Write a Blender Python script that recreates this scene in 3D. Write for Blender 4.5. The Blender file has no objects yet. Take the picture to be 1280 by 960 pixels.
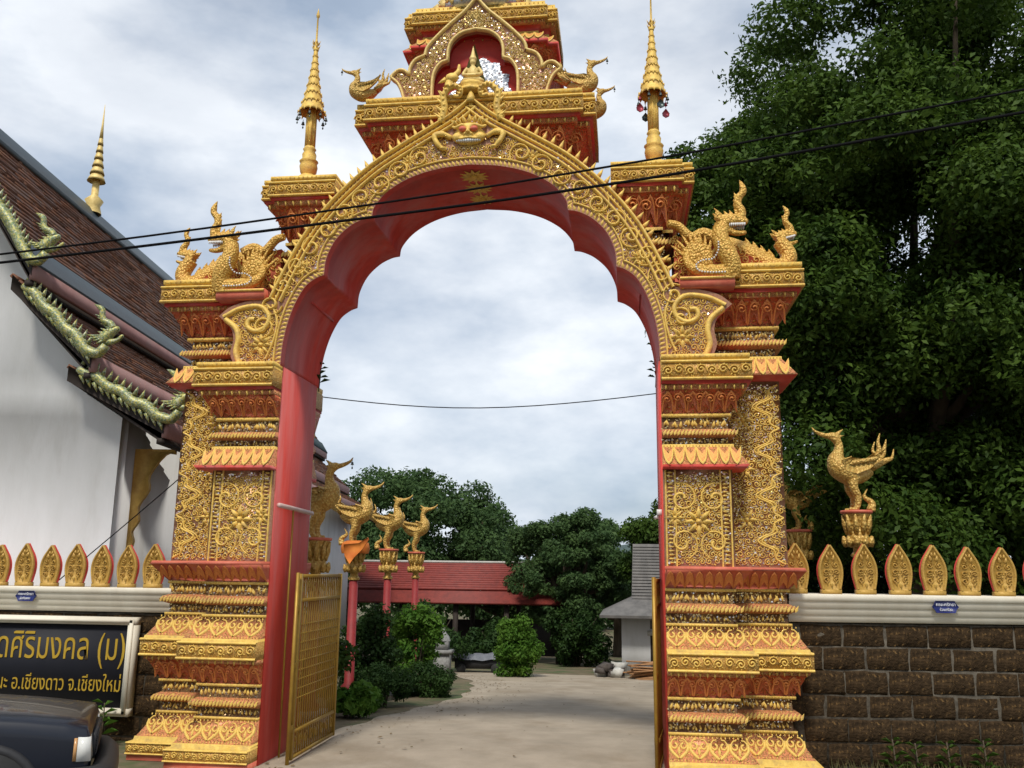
import bpy, math, random
import numpy as np
from mathutils import Vector, Matrix
from mathutils.geometry import tessellate_polygon

# ------------------------------------------------------------------ camera, sky, sun, exposure
SC = bpy.context.scene
COL = SC.collection
S = 1.4                      # metres per layout unit: every length below is in layout units
rng = np.random.default_rng(7)
random.seed(7)

F_PX, YAW, PITCH, ROLL = 1121.15, 0.126586, 0.206558, 0.012633
CAMP = Vector((1.4575, -8.1015, 1.7)) * S
_rt = Vector((math.cos(YAW), math.sin(YAW), 0))
_fw = Vector((-math.sin(YAW) * math.cos(PITCH), math.cos(YAW) * math.cos(PITCH), math.sin(PITCH)))
_up = _rt.cross(_fw)
_r2 = _rt * math.cos(ROLL) + _up * math.sin(ROLL)
_u2 = -_rt * math.sin(ROLL) + _up * math.cos(ROLL)
cam_data = bpy.data.cameras.new("camera")
cam_data.sensor_width = 36
cam_data.lens = 36 * F_PX / 1280
cam_data.clip_end = 4000
cam = bpy.data.objects.new("camera", cam_data)
COL.objects.link(cam)
cam.matrix_world = Matrix(((_r2.x, _u2.x, -_fw.x, CAMP.x), (_r2.y, _u2.y, -_fw.y, CAMP.y),
                           (_r2.z, _u2.z, -_fw.z, CAMP.z), (0, 0, 0, 1)))
SC.camera = cam

SUN_EL, SUN_AZ = math.radians(53), math.radians(184)     # azimuth clockwise from +Y: high behind the camera
sun_dir = Vector((math.sin(SUN_AZ) * math.cos(SUN_EL), math.cos(SUN_AZ) * math.cos(SUN_EL), math.sin(SUN_EL)))
sl = bpy.data.lights.new("sun", "SUN")
sl.energy = 2.9
sl.angle = math.radians(9)
sl.color = (1.0, 0.95, 0.86)
so = bpy.data.objects.new("sun", sl)
COL.objects.link(so)
so.rotation_euler = sun_dir.to_track_quat("Z", "Y").to_euler()

W = bpy.data.worlds.new("World")
SC.world = W
W.use_nodes = True
wn, wl = W.node_tree.nodes, W.node_tree.links
wn.clear()
w_out = wn.new("ShaderNodeOutputWorld")
w_bg = wn.new("ShaderNodeBackground")
w_bg.inputs[1].default_value = 0.1
w_sky = wn.new("ShaderNodeTexSky")
w_sky.sky_type = "NISHITA"
w_sky.sun_disc = False
w_sky.sun_elevation = SUN_EL
w_sky.sun_rotation = SUN_AZ
w_sky.air_density = 1.0
w_sky.dust_density = 1.5
w_tc = wn.new("ShaderNodeTexCoord")
w_map = wn.new("ShaderNodeMapping")
w_map.inputs["Scale"].default_value = (1.0, 1.0, 2.0)
w_map.inputs["Location"].default_value = (3.1, 1.2, 0.4)
w_n1 = wn.new("ShaderNodeTexNoise")
w_n1.inputs["Scale"].default_value = 2.1
w_n1.inputs["Detail"].default_value = 7
w_n1.inputs["Roughness"].default_value = 0.52
w_n1.inputs["Distortion"].default_value = 0.25
w_r1 = wn.new("ShaderNodeValToRGB")          # cloud cover
w_r1.color_ramp.elements[0].position = 0.30
w_r1.color_ramp.elements[0].color = (0.45, 0.45, 0.45, 1)
w_r1.color_ramp.elements[1].position = 0.62
w_r1.color_ramp.elements[1].color = (1, 1, 1, 1)
w_n2 = wn.new("ShaderNodeTexNoise")          # light and dark parts of the clouds
w_n2.inputs["Scale"].default_value = 3.4
w_n2.inputs["Detail"].default_value = 6
w_n2.inputs["Roughness"].default_value = 0.55
w_r2 = wn.new("ShaderNodeValToRGB")
w_r2.color_ramp.elements[0].position = 0.36
w_r2.color_ramp.elements[0].color = (4.2, 5.1, 6.4, 1)
w_r2.color_ramp.elements[1].position = 0.62
w_r2.color_ramp.elements[1].color = (9.2, 9.6, 10.1, 1)
w_mix = wn.new("ShaderNodeMix")
w_mix.data_type = "RGBA"
wl.new(w_tc.outputs["Generated"], w_map.inputs["Vector"])
wl.new(w_map.outputs[0], w_n1.inputs["Vector"])
wl.new(w_map.outputs[0], w_n2.inputs["Vector"])
wl.new(w_n1.outputs[0], w_r1.inputs[0])
wl.new(w_n2.outputs[0], w_r2.inputs[0])
wl.new(w_r1.outputs[0], w_mix.inputs[0])
wl.new(w_sky.outputs[0], w_mix.inputs[6])
wl.new(w_r2.outputs[0], w_mix.inputs[7])
wl.new(w_mix.outputs[2], w_bg.inputs[0])
wl.new(w_bg.outputs[0], w_out.inputs[0])

SC.view_settings.view_transform = "Standard"
SC.view_settings.look = "None"
SC.view_settings.exposure = 0.15
SC.view_settings.gamma = 1.0
SC.render.engine = "CYCLES"
SC.cycles.max_bounces = 6
SC.cycles.diffuse_bounces = 3
SC.cycles.glossy_bounces = 3
SC.cycles.transmission_bounces = 4
SC.cycles.sample_clamp_indirect = 6.0
SC.cycles.use_denoising = True


# ------------------------------------------------------------------ helpers
def lin(r, g, b):
    return tuple(((c / 255) / 12.92 if c / 255 <= 0.04045 else ((c / 255 + 0.055) / 1.055) ** 2.4) for c in (r, g, b))


def mat(name, c1, c2=None, scale=6.0, rough=0.6, metal=0.0, bump=0.0, bscale=30.0, lo=0.35, hi=0.65, spec=0.4,
        c3=None, s3=2.0, p3=(0.55, 0.7), detail=6, stretch=(1, 1, 1), coat=0.0, rough2=None):
    """Noise-mixed procedural paint: c1..c2 by a fine noise, c3 in large worn patches, noise bump."""
    m = bpy.data.materials.new(name)
    m.use_nodes = True
    n, l = m.node_tree.nodes, m.node_tree.links
    b = n["Principled BSDF"]
    b.inputs["Roughness"].default_value = rough
    b.inputs["Metallic"].default_value = metal
    b.inputs["Specular IOR Level"].default_value = spec
    b.inputs["Coat Weight"].default_value = coat
    tc = n.new("ShaderNodeTexCoord")
    mp = n.new("ShaderNodeMapping")
    mp.inputs["Scale"].default_value = stretch
    l.new(tc.outputs["Object"], mp.inputs[0])
    if c2 is None:
        c2 = tuple(x * 0.8 for x in c1)
    nz = n.new("ShaderNodeTexNoise")
    nz.inputs["Scale"].default_value = scale
    nz.inputs["Detail"].default_value = detail
    nz.inputs["Roughness"].default_value = 0.6
    l.new(mp.outputs[0], nz.inputs["Vector"])
    rp = n.new("ShaderNodeValToRGB")
    rp.color_ramp.elements[0].position = lo
    rp.color_ramp.elements[0].color = (*c1, 1)
    rp.color_ramp.elements[1].position = hi
    rp.color_ramp.elements[1].color = (*c2, 1)
    l.new(nz.outputs[0], rp.inputs[0])
    out = rp.outputs[0]
    if c3 is not None:
        n3 = n.new("ShaderNodeTexNoise")
        n3.inputs["Scale"].default_value = s3
        n3.inputs["Detail"].default_value = 8
        n3.inputs["Roughness"].default_value = 0.65
        l.new(mp.outputs[0], n3.inputs["Vector"])
        r3 = n.new("ShaderNodeMapRange")
        r3.inputs[1].default_value, r3.inputs[2].default_value = p3
        l.new(n3.outputs[0], r3.inputs[0])
        mx = n.new("ShaderNodeMix")
        mx.data_type = "RGBA"
        mx.inputs[7].default_value = (*c3, 1)
        l.new(r3.outputs[0], mx.inputs[0])
        l.new(out, mx.inputs[6])
        out = mx.outputs[2]
    l.new(out, b.inputs["Base Color"])
    if rough2 is not None:
        rr = n.new("ShaderNodeMapRange")
        rr.inputs[3].default_value, rr.inputs[4].default_value = rough, rough2
        l.new(nz.outputs[0], rr.inputs[0])
        l.new(rr.outputs[0], b.inputs["Roughness"])
    if bump:
        nb = n.new("ShaderNodeTexNoise")
        nb.inputs["Scale"].default_value = bscale
        nb.inputs["Detail"].default_value = 5
        l.new(mp.outputs[0], nb.inputs["Vector"])
        bp = n.new("ShaderNodeBump")
        bp.inputs["Strength"].default_value = bump
        bp.inputs["Distance"].default_value = 0.02
        l.new(nb.outputs[0], bp.inputs["Height"])
        l.new(bp.outputs[0], b.inputs["Normal"])
    return m


def carved(name, raised, ground, scale=22.0, depth=0.9, lo=0.10, hi=0.32, rough=0.5, metal=0.15):
    """Fine carved ornament: worm-like swirls standing proud in one paint over a ground of another."""
    m = bpy.data.materials.new(name)
    m.use_nodes = True
    n, l = m.node_tree.nodes, m.node_tree.links
    b = n["Principled BSDF"]
    b.inputs["Roughness"].default_value = rough
    b.inputs["Metallic"].default_value = metal
    tc = n.new("ShaderNodeTexCoord")
    nz = n.new("ShaderNodeTexNoise")
    nz.inputs["Scale"].default_value = scale * 0.45
    l.new(tc.outputs["Object"], nz.inputs["Vector"])
    ad = n.new("ShaderNodeMixRGB")
    ad.blend_type = "LINEAR_LIGHT"
    ad.inputs[0].default_value = 0.12
    l.new(tc.outputs["Object"], ad.inputs[1])
    l.new(nz.outputs["Color"], ad.inputs[2])
    v = n.new("ShaderNodeTexVoronoi")
    v.feature = "DISTANCE_TO_EDGE"
    v.inputs["Scale"].default_value = scale
    l.new(ad.outputs[0], v.inputs["Vector"])
    mr = n.new("ShaderNodeMapRange")
    mr.interpolation_type = "SMOOTHSTEP"
    mr.inputs[1].default_value, mr.inputs[2].default_value = lo, hi
    l.new(v.outputs["Distance"], mr.inputs[0])
    rp = n.new("ShaderNodeMix")
    rp.data_type = "RGBA"
    rp.inputs[6].default_value = (*ground, 1)
    rp.inputs[7].default_value = (*raised, 1)
    l.new(mr.outputs[0], rp.inputs[0])
    l.new(rp.outputs[2], b.inputs["Base Color"])
    bp = n.new("ShaderNodeBump")
    bp.inputs["Strength"].default_value = depth
    bp.inputs["Distance"].default_value = 0.03
    l.new(mr.outputs[0], bp.inputs["Height"])
    l.new(bp.outputs[0], b.inputs["Normal"])
    return m


def mosaic_mat(name, cols, scale=40.0, rough=0.24):
    m = bpy.data.materials.new(name)
    m.use_nodes = True
    n, l = m.node_tree.nodes, m.node_tree.links
    b = n["Principled BSDF"]
    b.inputs["Metallic"].default_value = 0.7
    b.inputs["Roughness"].default_value = rough
    tc = n.new("ShaderNodeTexCoord")
    v = n.new("ShaderNodeTexVoronoi")
    v.inputs["Scale"].default_value = scale
    l.new(tc.outputs["Object"], v.inputs["Vector"])
    sp = n.new("ShaderNodeSeparateColor")
    l.new(v.outputs["Color"], sp.inputs[0])
    rp = n.new("ShaderNodeValToRGB")
    rp.color_ramp.interpolation = "CONSTANT"
    els = rp.color_ramp.elements
    while len(els) < len(cols):
        els.new(0.5)
    for i, c in enumerate(cols):
        els[i].position = i / len(cols)
        els[i].color = (*c, 1)
    l.new(sp.outputs[0], rp.inputs[0])
    l.new(rp.outputs[0], b.inputs["Base Color"])
    return m


def scale_mat(name, c1, c2, scale=16.0):
    """Painted cement with overlapping scales: cell bump plus colour in the joints."""
    m = mat(name, c1, tuple(x * 0.85 for x in c1), scale=9, rough=0.45, metal=0.2)
    n, l = m.node_tree.nodes, m.node_tree.links
    b = n["Principled BSDF"]
    tc = n.new("ShaderNodeTexCoord")
    v = n.new("ShaderNodeTexVoronoi")
    v.inputs["Scale"].default_value = scale
    l.new(tc.outputs["Object"], v.inputs["Vector"])
    mr = n.new("ShaderNodeMapRange")
    mr.inputs[1].default_value, mr.inputs[2].default_value = 0.25, 0.62
    l.new(v.outputs["Distance"], mr.inputs[0])
    mx = n.new("ShaderNodeMix")
    mx.data_type = "RGBA"
    mx.inputs[7].default_value = (*c2, 1)
    src = b.inputs["Base Color"].links[0].from_socket
    l.new(mr.outputs[0], mx.inputs[0])
    l.new(src, mx.inputs[6])
    l.new(mx.outputs[2], b.inputs["Base Color"])
    bp = n.new("ShaderNodeBump")
    bp.invert = True
    bp.inputs["Strength"].default_value = 0.8
    bp.inputs["Distance"].default_value = 0.02
    l.new(v.outputs["Distance"], bp.inputs["Height"])
    l.new(bp.outputs[0], b.inputs["Normal"])
    return m


def leaf_mat(name, c1, c2, trans=0.35):
    m = bpy.data.materials.new(name)
    m.use_nodes = True
    n, l = m.node_tree.nodes, m.node_tree.links
    b = n["Principled BSDF"]
    b.inputs["Roughness"].default_value = 0.6
    b.inputs["Specular IOR Level"].default_value = 0.15
    tc = n.new("ShaderNodeTexCoord")
    nz = n.new("ShaderNodeTexNoise")
    nz.inputs["Scale"].default_value = 1.4
    nz.inputs["Detail"].default_value = 5
    nz.inputs["Roughness"].default_value = 0.75
    l.new(tc.outputs["Object"], nz.inputs["Vector"])
    rp = n.new("ShaderNodeValToRGB")
    rp.color_ramp.elements[0].position = 0.38
    rp.color_ramp.elements[0].color = (*c1, 1)
    rp.color_ramp.elements[1].position = 0.64
    rp.color_ramp.elements[1].color = (*c2, 1)
    l.new(nz.outputs[0], rp.inputs[0])
    l.new(rp.outputs[0], b.inputs["Base Color"])
    t = n.new("ShaderNodeBsdfTranslucent")
    l.new(rp.outputs[0], t.inputs[0])
    mx = n.new("ShaderNodeMixShader")
    mx.inputs[0].default_value = trans
    l.new(b.outputs[0], mx.inputs[1])
    l.new(t.outputs[0], mx.inputs[2])
    l.new(mx.outputs[0], n["Material Output"].inputs[0])
    return m


class MB:
    """Collects vertices and faces (with a material slot each) and links them as ONE mesh object."""

    def __init__(self):
        self.v, self.f, self.m, self.n = [], [], [], 0

    def add(self, V, F, mi=0):
        V = np.asarray(V, float).reshape(-1, 3)
        for fa in (F if isinstance(F, list) else [F]):
            fa = np.asarray(fa, int)
            if fa.size:
                self.f.append(fa + self.n)
                self.m.append(np.full(len(fa), mi, int))
        self.v.append(V)
        self.n += len(V)
        return self

    def mesh(self, name, mats, smooth=False):
        me = bpy.data.meshes.new(name)
        V = np.concatenate(self.v) * S
        me.vertices.add(len(V))
        me.vertices.foreach_set("co", V.ravel().astype(np.float32))
        idx = np.concatenate([f.ravel() for f in self.f])
        tot = np.concatenate([np.full(len(f), f.shape[1]) for f in self.f])
        me.loops.add(len(idx))
        me.loops.foreach_set("vertex_index", idx.astype(np.int32))
        me.polygons.add(len(tot))
        me.polygons.foreach_set("loop_start", (np.cumsum(tot) - tot).astype(np.int32))
        for mm in mats:
            me.materials.append(mm)
        me.polygons.foreach_set("material_index", np.concatenate(self.m).astype(np.int32))
        if smooth:
            me.polygons.foreach_set("use_smooth", np.ones(len(tot), bool))
        me.update(calc_edges=True)
        me.validate()
        return me

    def build(self, name, mats, parent=None, smooth=False, loc=(0, 0, 0), rz=0.0, kind=None):
        mats = mats if isinstance(mats, (list, tuple)) else [mats]
        return link(name, self.mesh(name, mats, smooth), parent, loc, rz, kind)


def link(name, me, parent=None, loc=(0, 0, 0), rz=0.0, kind=None):
    o = bpy.data.objects.new(name, me)
    COL.objects.link(o)
    o.parent = parent
    o.location = Vector(loc) * S
    o.rotation_euler = (0, 0, rz)
    if kind:
        o["kind"] = kind
    return o


def tag(o, label, cat, group=None):
    o["label"] = label
    o["category"] = cat
    if group:
        o["group"] = group
    return o


def thing(name, label, cat, loc=(0, 0, 0), rz=0.0, group=None):
    return tag(link(name, None, None, loc, rz), label, cat, group)


def copy_tree(o, parent=None):
    c = o.copy()
    COL.objects.link(c)
    c.parent = parent
    for ch in list(o.children):
        copy_tree(ch, c)
    return c


def remesh(o, size):
    md = o.modifiers.new("surface", "REMESH")
    md.mode = "VOXEL"
    md.voxel_size = size * S
    md.use_smooth_shade = True
    sm = o.modifiers.new("soften", "SMOOTH")
    sm.factor = 0.5
    sm.iterations = 2
    return o


QUADS = np.array([[0, 1, 3, 2], [4, 6, 7, 5], [0, 4, 5, 1], [2, 3, 7, 6], [0, 2, 6, 4], [1, 5, 7, 3]])


def box(x0, x1, y0, y1, z0, z1):
    return np.array([[x, y, z] for x in (x0, x1) for y in (y0, y1) for z in (z0, z1)], float), QUADS


def hexa(p):
    """Box from 8 points ordered like box()."""
    return np.asarray(p, float), QUADS


def grid_faces(nr, nc, close=False):
    i, j = np.meshgrid(np.arange(nr - 1), np.arange(nc if close else nc - 1), indexing="ij")
    i, j = i.ravel(), j.ravel()
    k = (j + 1) % nc
    return np.stack([i * nc + j, i * nc + k, (i + 1) * nc + k, (i + 1) * nc + j], 1)


def tube(path, rad, n=8, cap=True, flat=None):
    P = np.asarray(path, float)
    R = np.broadcast_to(np.asarray(rad, float), (len(P),))
    T = np.gradient(P, axis=0)
    T /= np.linalg.norm(T, axis=1)[:, None] + 1e-12
    ref = np.array([0, 1.0, 0]) if abs(T[:, 1]).max() < 0.9 else np.array([0.3, 0.1, 1.0])
    A = np.cross(T, ref)
    A /= np.linalg.norm(A, axis=1)[:, None] + 1e-12
    B = np.cross(T, A)
    th = np.arange(n) * 2 * math.pi / n
    fl = 1.0 if flat is None else flat
    V = P[:, None] + R[:, None, None] * (np.cos(th)[None, :, None] * A[:, None] + fl * np.sin(th)[None, :, None] * B[:, None])
    V = V.reshape(-1, 3)
    F = [grid_faces(len(P), n, True)]
    if cap:
        V = np.vstack([V, P[:1], P[-1:]])
        k = len(P) * n
        a = np.arange(n)
        F.append(np.stack([np.full(n, k), (a + 1) % n, a], 1))
        F.append(np.stack([np.full(n, k + 1), (len(P) - 1) * n + a, (len(P) - 1) * n + (a + 1) % n], 1))
    return V, F


def lathe(prof, n=16, c=(0, 0, 0)):
    P = np.asarray(prof, float)
    th = np.arange(n) * 2 * math.pi / n
    V = np.stack([P[:, 0, None] * np.cos(th), P[:, 0, None] * np.sin(th), np.repeat(P[:, 1, None], n, 1)], 2).reshape(-1, 3)
    return V + np.asarray(c), [grid_faces(len(P), n, True)]


def ellipsoid(c, r, n=10, m=7):
    t = np.linspace(0.02, math.pi - 0.02, m)
    V, F = lathe(np.stack([np.sin(t), -np.cos(t)], 1), n)
    return V * np.asarray(r) + np.asarray(c), F


def cone(base, tip, r, n=6):
    return tube([base, tuple((np.asarray(base) * 0.5 + np.asarray(tip) * 0.5)), tip], [r, r * 0.6, r * 0.05], n)


def catmull(pts, k=6):
    P = np.asarray(pts, float)
    P = np.vstack([2 * P[0] - P[1], P, 2 * P[-1] - P[-2]])
    out = []
    for i in range(1, len(P) - 2):
        t = np.linspace(0, 1, k, endpoint=False)[:, None]
        a, b, c, d = P[i - 1], P[i], P[i + 1], P[i + 2]
        out.append(0.5 * (2 * b + (c - a) * t + (2 * a - 5 * b + 4 * c - d) * t ** 2 + (3 * b - a - 3 * c + d) * t ** 3))
    out.append(P[-2:-1])
    return np.vstack(out)


def prism(pts, y0, y1):
    """Polygon in the x-z plane extruded from y0 (front) to y1 (back)."""
    P = np.asarray(pts, float)
    n = len(P)
    tri = np.array(tessellate_polygon([[Vector((p[0], p[1], 0)) for p in P]]))
    V = np.vstack([np.stack([P[:, 0], np.full(n, y0), P[:, 1]], 1), np.stack([P[:, 0], np.full(n, y1), P[:, 1]], 1)])
    a = np.arange(n)
    b = (a + 1) % n
    return V, [tri, tri[:, ::-1] + n, np.stack([a, b, b + n, a + n], 1)]


def resample(P, step):
    P = np.asarray(P, float)
    d = np.r_[0, np.cumsum(np.linalg.norm(np.diff(P, axis=0), axis=1))]
    n = max(2, int(round(d[-1] / step)) + 1)
    s = np.linspace(0, d[-1], n)
    return np.stack([np.interp(s, d, P[:, i]) for i in range(P.shape[1])], 1)


def normals2(P):
    T = np.gradient(P, axis=0)
    T /= np.linalg.norm(T, axis=1)[:, None] + 1e-9
    return np.stack([-T[:, 1], T[:, 0]], 1)


# ---- relief ornaments in a patch space (s along, t up, h out of the surface)
def rtube(path, w, h):
    P = np.asarray(path, float)
    N = normals2(P)
    w = np.broadcast_to(np.asarray(w, float), (len(P),))
    h = np.broadcast_to(np.asarray(h, float), (len(P),))
    cs = [(-1, -0.25), (-0.72, 0.7), (0, 1), (0.72, 0.7), (1, -0.25)]
    V = np.stack([np.concatenate([P + N * (a * w)[:, None], (b * h)[:, None]], 1) for a, b in cs], 1).reshape(-1, 3)
    return V, [grid_faces(len(P), 5)]


def spiral(R=1.0, turns=1.45, n=16, w=0.19, h=0.30, chir=1):
    t = np.linspace(0, 1, n)
    r = R * (1 - 0.86 * t)
    a = t * turns * 2 * math.pi * chir
    return rtube(np.stack([r * np.cos(a), r * np.sin(a)], 1), R * w * (0.55 + 0.6 * t), R * h * (0.7 + 0.5 * t))


def drop(L=1.0, w=0.4, h=0.3):
    V = np.array([[0, 0, 0], [0.35 * L, w / 2, 0], [L, 0, 0], [0.35 * L, -w / 2, 0], [0.4 * L, 0, h]])
    return V, [np.array([[0, 3, 4], [3, 2, 4], [2, 1, 4], [1, 0, 4]])]


SP = {c: spiral(chir=c) for c in (1, -1)}
DR = drop()


def put2(mb, VF, patch, s, t, rot=0.0, k=1.0, mi=0, kh=None, h0=0.0):
    if kh is None and (VF is DR or VF is SP[1] or VF is SP[-1]):
        kh = k * 1.7
    V, F = VF
    c, d = math.cos(rot), math.sin(rot)
    X = np.stack([s + k * (c * V[:, 0] - d * V[:, 1]), t + k * (d * V[:, 0] + c * V[:, 1]), h0 + (kh or k) * V[:, 2]], 1)
    mb.add(patch(X), F, mi)


class Patch:
    """Plane with origin O, U along, V up, N outwards."""

    def __init__(self, O, U, V, L=0, H=0):
        self.O = np.asarray(O, float)
        self.U = np.asarray(U, float) / np.linalg.norm(U)
        self.V = np.asarray(V, float) / np.linalg.norm(V)
        self.N = np.cross(self.U, self.V)
        self.L, self.H = L, H

    def __call__(self, X):
        return self.O + X @ np.stack([self.U, self.V, self.N])

    def matrix(self, s, t, h, ks, kt, kh):
        o = (self.O + s * self.U + t * self.V + h * self.N) * S
        U, V, N = self.U * ks, self.V * kt, self.N * kh
        return Matrix(((U[0], V[0], N[0], o[0]), (U[1], V[1], N[1], o[1]), (U[2], V[2], N[2], o[2]), (0, 0, 0, 1)))


def chips(mb, patch, n, size, inside=None, s0=0, s1=None, t0=0, t1=None, h=0.003, mi=0, tilt=0.12):
    s1 = patch.L if s1 is None else s1
    t1 = patch.H if t1 is None else t1
    s = rng.uniform(s0, s1, n)
    t = rng.uniform(t0, t1, n)
    if inside is not None:
        k = inside(s, t)
        s, t = s[k], t[k]
    n = len(s)
    a = rng.uniform(0, 2 * math.pi, n)
    z = size * rng.uniform(0.55, 1.1, n)
    gx, gy = rng.normal(0, tilt, n), rng.normal(0, tilt, n)
    V = np.empty((n, 4, 3))
    for i in range(4):
        ds = z * np.cos(a + i * math.pi / 2)
        dt = z * np.sin(a + i * math.pi / 2) * 0.8
        V[:, i, 0], V[:, i, 1], V[:, i, 2] = s + ds, t + dt, h + np.abs(gx) * z + np.abs(gy) * z + gx * ds + gy * dt
    mb.add(patch(V.reshape(-1, 3)), np.arange(4 * n).reshape(-1, 4), mi)


def flower(mb, patch, s, t, R, mi=0, petals=8):
    for i in range(petals):
        a = i * 2 * math.pi / petals
        put2(mb, DR, patch, s + 0.12 * R * math.cos(a), t + 0.12 * R * math.sin(a), a, R, mi)
    V, F = ellipsoid((0, 0, 0), (0.24, 0.24, 0.3), 8, 5)
    put2(mb, (V, F), patch, s, t, 0, R, mi)


def scroll_row(mb, patch, s0, s1, t0, t1, mi=0):
    """Running vine between two lines: alternating spirals with leaf drops."""
    Ht = t1 - t0
    n = max(2, int(round((s1 - s0) / (Ht * 0.80))))
    w = (s1 - s0) / n
    for i in range(n):
        c = 1 if i % 2 else -1
        s, t = s0 + (i + 0.5) * w, (t0 + t1) / 2
        put2(mb, SP[c], patch, s, t + c * 0.05 * Ht, rng.uniform(-0.3, 0.3) + (0 if c > 0 else math.pi), 0.36 * Ht, mi)
        for j in range(3):
            a = c * (0.7 + j * 0.8) + rng.uniform(-0.2, 0.2)
            put2(mb, DR, patch, s + 0.3 * w * math.cos(a), t + c * 0.3 * Ht * math.sin(abs(a)), a, 0.26 * Ht, mi)


def leaf_row(mb, patch, s0, s1, t0, t1, pitch, mi=0, lean=0.9):
    n = max(2, int((s1 - s0) / pitch))
    L = (t1 - t0) * 1.25
    for i in range(n):
        put2(mb, DR, patch, s0 + (i + 0.3) * (s1 - s0) / n, t0 + 0.02 * L, math.pi / 2 - lean * 0.5, L, mi, kh=L * 0.45)


def teeth(mb, patch, s0, s1, t, size, up=1, mi=0):
    n = max(2, int((s1 - s0) / (size * 1.25)))
    for i in range(n):
        put2(mb, DR, patch, s0 + (i + 0.5) * (s1 - s0) / n, t, up * math.pi / 2, size * rng.uniform(0.85, 1.2), mi)


def scroll_field(mb, patch, inside, s0, s1, t0, t1, cell, mi=0, jit=0.16):
    """Dense filigree: spirals on a jittered grid with drops radiating from them."""
    rows = int((t1 - t0) / (cell * 0.86)) + 1
    k = 0
    for j in range(rows):
        for i in range(int((s1 - s0) / cell) + 2):
            s = s0 + (i + 0.5 * (j % 2)) * cell + rng.uniform(-jit, jit) * cell
            t = t0 + j * cell * 0.86 + rng.uniform(-jit, jit) * cell
            if not inside(np.array([s]), np.array([t]))[0]:
                continue
            k += 1
            put2(mb, SP[1 if k % 2 else -1], patch, s, t, rng.uniform(0, 6.28), cell * rng.uniform(0.44, 0.54), mi)
            for q in range(4):
                a = rng.uniform(0, 6.28)
                put2(mb, DR, patch, s + 0.42 * cell * math.cos(a), t + 0.42 * cell * math.sin(a), a + rng.uniform(-0.6, 0.6), cell * 0.34, mi)


def offset_plan(P, e, mult):
    """Offset a counter-clockwise plan outwards by e * mult[edge]."""
    P = np.asarray(P, float)
    n = len(P)
    out = np.empty_like(P)
    for i in range(n):
        a, b, c = P[i - 1], P[i], P[(i + 1) % n]
        d1, d2 = (b - a) / np.linalg.norm(b - a), (c - b) / np.linalg.norm(c - b)
        n1, n2 = np.array([d1[1], -d1[0]]), np.array([d2[1], -d2[0]])
        A = np.array([n1, n2])
        rhs = np.array([n1 @ b + e * mult[i - 1], n2 @ b + e * mult[i]])
        out[i] = np.linalg.solve(A, rhs) if abs(np.linalg.det(A)) > 1e-6 else b + e * mult[i] * n1
    return out


# ------------------------------------------------------------------ materials
GOLD_C = (0.82, 0.57, 0.145)
gold = mat("gold_paint", GOLD_C, (0.66, 0.42, 0.08), scale=16, rough=0.52, metal=0.12, bump=0.35, bscale=60, c3=(0.44, 0.28, 0.10), s3=9, p3=(0.50, 0.74), lo=0.3, hi=0.72, rough2=0.65)
gold_pale = mat("pale_gold_paint", (0.76, 0.57, 0.22), (0.60, 0.43, 0.14), scale=14, rough=0.5, metal=0.12, bump=0.3, bscale=60)
gold_orange = mat("orange_gold_paint", (0.76, 0.42, 0.10), (0.66, 0.28, 0.08), scale=12, rough=0.45, metal=0.15, bump=0.3, bscale=40, c3=(0.50, 0.13, 0.05), s3=3, p3=(0.55, 0.75))
gold_red = mat("red_gold_paint", (0.70, 0.27, 0.065), (0.60, 0.16, 0.05), scale=8, rough=0.5, metal=0.1, bump=0.3, bscale=40)
gold_carved = carved("carved_gold", (0.76, 0.52, 0.14), (0.50, 0.27, 0.06), scale=24)
orange_carved = carved("carved_orange", (0.76, 0.45, 0.13), (0.64, 0.25, 0.11), scale=22)
frieze_carved = carved("carved_red", (0.68, 0.27, 0.06), (0.56, 0.105, 0.035), scale=18, metal=0.05)
red = mat("red_paint", (0.62, 0.066, 0.046), (0.50, 0.046, 0.034), scale=6, rough=0.65, bump=0.12, bscale=18, c3=(0.54, 0.15, 0.14), s3=2.2, p3=(0.46, 0.74), stretch=(1, 1, 0.16))
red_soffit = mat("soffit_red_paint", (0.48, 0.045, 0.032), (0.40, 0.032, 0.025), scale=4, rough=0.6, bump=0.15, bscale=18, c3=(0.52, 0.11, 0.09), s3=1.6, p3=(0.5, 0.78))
pink_red = mat("pink_red_paint", (0.60, 0.17, 0.10), (0.54, 0.11, 0.065), scale=8, rough=0.6, bump=0.15)
mirror = mosaic_mat("mirror_mosaic", [(0.74, 0.66, 0.66), (0.62, 0.42, 0.34), (0.64, 0.46, 0.14), (0.50, 0.28, 0.24), (0.68, 0.52, 0.20), (0.60, 0.42, 0.14)])
silver = mosaic_mat("silver_mosaic", [(0.52, 0.55, 0.60), (0.42, 0.46, 0.52), (0.60, 0.62, 0.65)], rough=0.4)
mirror_band = mosaic_mat("gold_glass_mosaic", [(0.62, 0.44, 0.16), (0.50, 0.32, 0.12), (0.72, 0.68, 0.66), (0.66, 0.50, 0.20), (0.42, 0.26, 0.14), (0.58, 0.42, 0.22)])
mosaic_ground = mat("mosaic_ground", (0.38, 0.20, 0.13), (0.28, 0.12, 0.06), scale=30, rough=0.35, metal=0.3)
mosaic_dark = mat("dark_mosaic_ground", (0.25, 0.14, 0.06), (0.14, 0.07, 0.04), scale=30, rough=0.35, metal=0.3)
PM = [red, gold_carved, orange_carved, frieze_carved, mosaic_ground, mosaic_dark, pink_red, gold]
RED, BAND, HEART, FRIEZE, MOS, MOSD, PINK, GOLD = range(8)


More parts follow.
